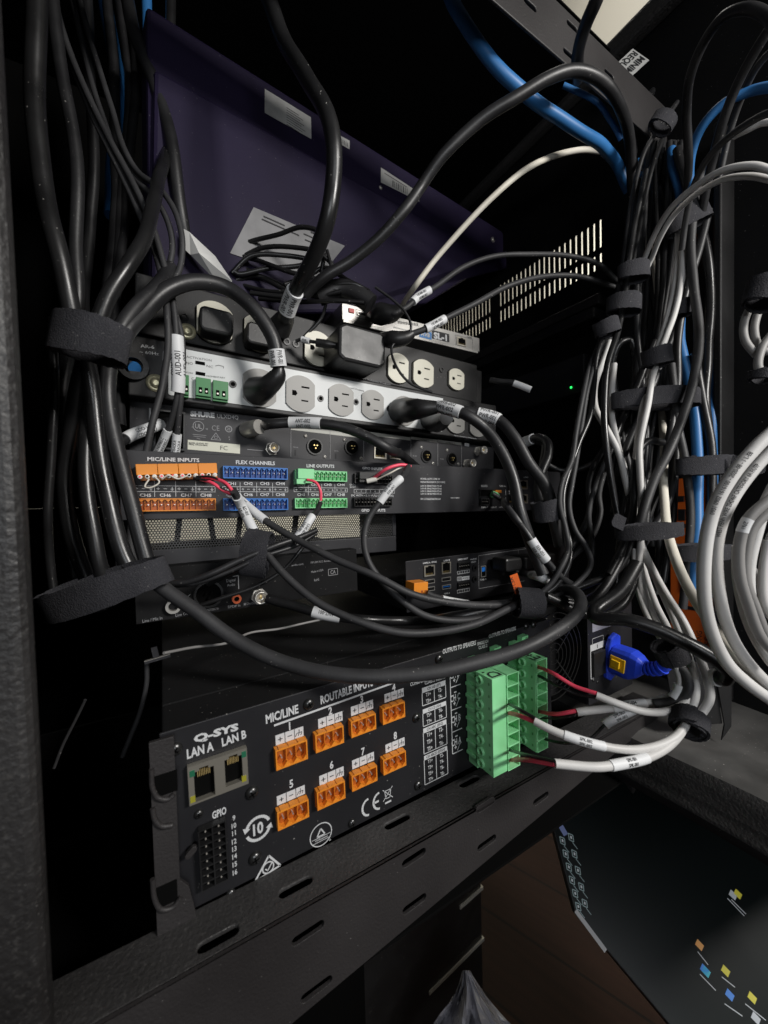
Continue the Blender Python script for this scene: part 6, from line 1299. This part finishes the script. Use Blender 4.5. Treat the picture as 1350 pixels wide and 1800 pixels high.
for i, (x, w_) in enumerate(((1352, 'first'), (1362, 'second'), (1372, 'third'))):
    cab('%s thin grey cable at the far right edge of the coil' % w_, [(x+30, 905, .215), (x+2, 950, .215), (x-8, 1010, .215), (x-2, 1065, .215), (x+26, 1115, .215)], 12, (GRYC, DGRC, GRYC)[i], name='network_cable', group=g)
g = 'dull cables hanging in a loop at the far right'
cab('left dull cable of the hanging loop', [(1342, 490, .27), (1325, 530, .27), (1308, 570, .27), (1310, 600, .27), (1330, 625, .27)], 12, DGRC, group=g)
cab('middle dull cable of the hanging loop', [(1348, 500, .275), (1335, 540, .275), (1324, 580, .275), (1332, 610, .275), (1350, 620, .275)], 12, DGRC, group=g)
cab('right dull cable of the hanging loop', [(1362, 580, .265), (1342, 610, .265), (1334, 645, .265), (1345, 665, .265)], 13, DGRC, group=g)
strap('strap holding the hanging loop, upper', (1345, 515), .255, 105, 48, 44, .8, group='straps on the hanging loop'); strap('strap holding the hanging loop, lower', (1345, 660), .255, 95, 36, 16, .8, group='straps on the hanging loop')
# straps on right bundle
g = 'straps on the right bundle'
for lab_, c_, d, ang, ac, wd, dr, tl_ in (('topmost small strap at the upper right', (1165, 216), .345, 122, 34, 22, .6, None), ('strap where the arching grey pair meets the bundle', (1114, 478), .325, 88, 44, 26, .6, None), ('black strap below the vent slots', (1098, 535), .32, 92, 50, 27, .6, None), ('dark strap left of the inner post', (1068, 577), .315, 75, 34, 24, .7, None),
    ('slanted strap high on the right bundle', (1208, 385), .325, 66, 72, 28, .45, None), ('tiny strap behind the grey pair', (1200, 541), .325, 85, 26, 24, .6, None), ('strap round the grey pair at mid height', (1156, 628), .30, 82, 38, 28, .8, None), ('broad strap across the middle of the bundle', (1155, 702), .318, 88, 148, 28, .3, None),
    ('strap crossing the bright blue cable', (1240, 818), .30, 88, 90, 30, .4, [(1284, 816, .288), (1305, 818, .284), (1325, 819, .28), (1343, 814, .278)]), ('long level strap below the right bundle', (1143, 933), .262, 86, 108, 24, .4, [(1096, 922, .258), (1088, 918, .257), (1076, 911, .256)]), ('strap low on the blue cable', (1235, 970), .29, 88, 92, 26, .4, None)):
    strap(lab_, c_, d, ang, ac, wd, dr, tail=tl_, group=g)
strap('thick round strap on the grey speaker cables', (1212, 1272), .224, -45, 34, 26, .95, group=g, turns=2.8, tilt=36, th=.0012); strap('fuzzy strap behind the blue plug', (1178, 1148), .245, 62, 38, 30, .9, group=g, turns=2)
# speaker cables
g = 'grey speaker cables with red and black cores'
s1 = cab('lowest grey speaker cable, with the SPK-001 label', [(975, 1342, .2), (1010, 1347, .2), (1050, 1349, .2), (1090, 1343, .203), (1135, 1332, .208), (1172, 1312, .214), (1196, 1288, .22), (1212, 1262, .226)], 15, GRYC, name='speaker_cable', group=g)
s1.sleeve((1071, 1347), (1136, 1331), 'SPK-001', rows=(-30, 25), rev=False); s1.sub([(897, 1336, -.184), (930, 1336, .218), (976, 1344, .2)], 8, RED, 'red_conductor'); s1.sub([(894, 1318, -.184), (930, 1328, .218), (976, 1338, .2)], 6, PVC, 'black_conductor')
s2 = cab('middle grey speaker cable, with the SPK-002 label', [(940, 1268, .22), (965, 1282, .215), (1000, 1296, .21), (1050, 1310, .207), (1105, 1317, .208), (1150, 1310, .213), (1185, 1294, .218), (1208, 1270, .224)], 14, GRYC, name='speaker_cable', group=g)
s2.sleeve((991, 1293), (1059, 1312), 'SPK-002', rows=(-30, 25), rev=False); s2.sub([(892, 1253, -.184), (915, 1259, .23), (941, 1269, .22)], 8, RED, 'red_conductor'); s2.sub([(892, 1236, -.184), (915, 1248, .23), (941, 1263, .22)], 6, PVC, 'black_conductor')
s3 = cab('upper grey speaker cable curving back under the blue plug', [(1048, 1222, .235), (1085, 1237, .23), (1130, 1250, .228), (1175, 1248, .23), (1205, 1228, .235), (1207, 1200, .24), (1192, 1170, .246)], 13, GRYC, name='speaker_cable', group=g)
s3.sub([(943, 1171, -.184), (975, 1185, .25), (1010, 1206, .243), (1049, 1219, .235)], 7, RED, 'red_conductor'); s3.sub([(947, 1188, -.184), (980, 1205, .25), (1015, 1220, .243), (1049, 1226, .235)], 6, PVC, 'black_conductor')
s4 = cab('grey speaker cable with the SPK-004 label, behind the upper one', [(1014, 1252, .25), (1060, 1246, .247), (1110, 1238, .243), (1160, 1230, .243), (1198, 1212, .246), (1205, 1190, .25), (1188, 1158, .252)], 14, GRYC, name='speaker_cable', group=g)
s4.sleeve((1080, 1244), (1132, 1234), 'SPK-004', rows=(-30, 20), rev=False); s4.sub([(945, 1250, -.184), (980, 1255, .255), (1015, 1249, .25)], 7, RED, 'red_conductor'); s4.sub([(950, 1262, -.184), (985, 1262, .256), (1015, 1256, .25)], 4, PVC, 'black_conductor')
s5 = cab('short wire with the SPK-003 label pointing down left', [(955, 1299, -.184), (1000, 1307, .25), (1035, 1300, .25), (1065, 1272, .25), (1090, 1258, .25), (1116, 1246, .25)], 5, PVC, name='speaker_cable', group=g); s5.sleeve((1063, 1275), (1115, 1246), 'SPK-003', rows=(-25, 25), rev=False, rr=.0030)
cab('black cable twisting down from the fuzzy strap', [(1185, 1165, .24), (1205, 1185, .236), (1212, 1210, .234), (1195, 1232, .236), (1150, 1238, .24)], 16, PVCM)
gpc = cab('two grey cores with a white sleeve below the fuzzy strap', [(1188, 1172, .238), (1195, 1195, .238), (1192, 1215, .238), (1182, 1228, .238)], 9, GRYC); gpc.sleeve((1193, 1203), (1183, 1228), None, rr=.0030)
# thick glossy arc, lower right, and blue plug
tk = cab('thick glossy black cable looping over the blue plug', [(1120, 990, .26), (1085, 1040, .255), (1048, 1072, .25), (1050, 1085, .245), (1100, 1088, .235), (1150, 1103, .228), (1200, 1128, .222), (1245, 1155, .218), (1275, 1180, .216), (1272, 1196, .218), (1255, 1190, .224)], 25, PVCG, r=.0042)
tk.sleeve((1262, 1194), (1255, 1190), None, rr=.0048, m=SLV, name='white_end_cap')
c0_ = PY(1071, 1152, .205)
bp = Dev('blue_power_plug', 'bright blue locking power plug with a yellow latch at the right end of the amplifier', 'power plug', c0_, c0_+Vector((1, 0, .0)), c0_+Vector((0, -.12, 1)))
mb = MB(); mb.prism([(-.009, -.012), (-.0075, -.0195), (0, -.0235), (.0075, -.0195), (.009, -.012), (.009, .012), (.0075, .0195), (0, .0235), (-.0075, .0195), (-.009, .012)], 0, .0045, BLUL); bp.part(mb, 'flange', bevel=.0012)
mb = MB(); vs = []; kk = 20
st = [(.0046, .0088, .0120, 0), (.0055, .0092, .0128, 0), (.017, .0092, .0134, .0005), (.021, .0088, .0130, .001), (.0265, .0078, .0100, .002), (.030, .0062, .0066, .003), (.031, .0058, .0060, .0032)]
for w_, a_, b_, dv in st:
    for j in range(kk):
        t = 2*math.pi*j/kk; cx, sx = math.cos(t), math.sin(t); f = (abs(cx)**5+abs(sx)**5)**(-1/5)
        vs.append((cx*a_*f, sx*b_*f+dv, w_))
n = len(st); mb.add(vs, [(i*kk+j, i*kk+(j+1) % kk, (i+1)*kk+(j+1) % kk, (i+1)*kk+j) for i in range(n-1) for j in range(kk)]+[list(range(kk)), list(range((n-1)*kk, n*kk))], BLUL)
bp.part(mb, 'plug_body', bevel=.0007)
mb = MB(); mb.box(-.0102, -.0088, -.0062, .0060, .0060, .0190, YEL); la = bp.part(mb, 'yellow_latch', bevel=.0004)
mb = MB(); mb.box(-.0122, -.0103, -.0034, .0034, .0078, .0155, YEL); o = mb.build('latch_button', la, bevel=.0006)
rp = [bp.o+bp.v*v_+bp.w*w_ for v_, w_ in ((.003, .030), (.0042, .034), (.006, .038), (.009, .042), (.014, .0455), (.020, .047))]
path = catmull(rp, 6); mb = MB(False); tube(mb, path, .0050, BLUL, 16, bp.o); sr = mb.build('strain_relief'); sr.location = bp.o; sr.parent = bp.root; sr.matrix_parent_inverse = bp.root.matrix_world.inverted()
for i_ in (3, 8, 13, 18):
    mb = MB(False); tube(mb, path[i_:i_+3], .0060, BLUL, 16, bp.o); o = mb.build('relief_rib', sr)
# crowd of thin cables deep in the right bundle
rr_ = random.Random(11)
for i in range(16):
    x0 = 1120+rr_.random()*95; bow = (rr_.random()-.5)*50; xe = 1070+rr_.random()*95; d0 = .36+rr_.random()*.02
    pts_ = [(x0+20*(1-t)**2+bow*math.sin(t*3.1*(1+i % 2))+(xe-x0)*t**2, 250+t*(760+rr_.random()*40), d0-.035*t) for t in [k/7 for k in range(8)]]
    cab('thin dark cable deep in the crowded right bundle, half hidden by the others', pts_, 8+rr_.random()*4, rr_.choice([PVC, PVCG, PVCM]), group='half hidden cables in the right bundle', r=.0019+rr_.random()*.0009)
for i, (a, b) in enumerate(((0, 'left'), (11, 'right'))):
    cab('%s one of two grey cables reaching the fuzzy strap behind the blue plug' % b, [(1114+a, 965, .285), (1117+a, 1010, .28), (1126+a, 1050, .275), (1145+a, 1095, .265), (1165+a, 1130, .255)], 9, GRYC, group='grey cables in the right bundle', r=.0018)
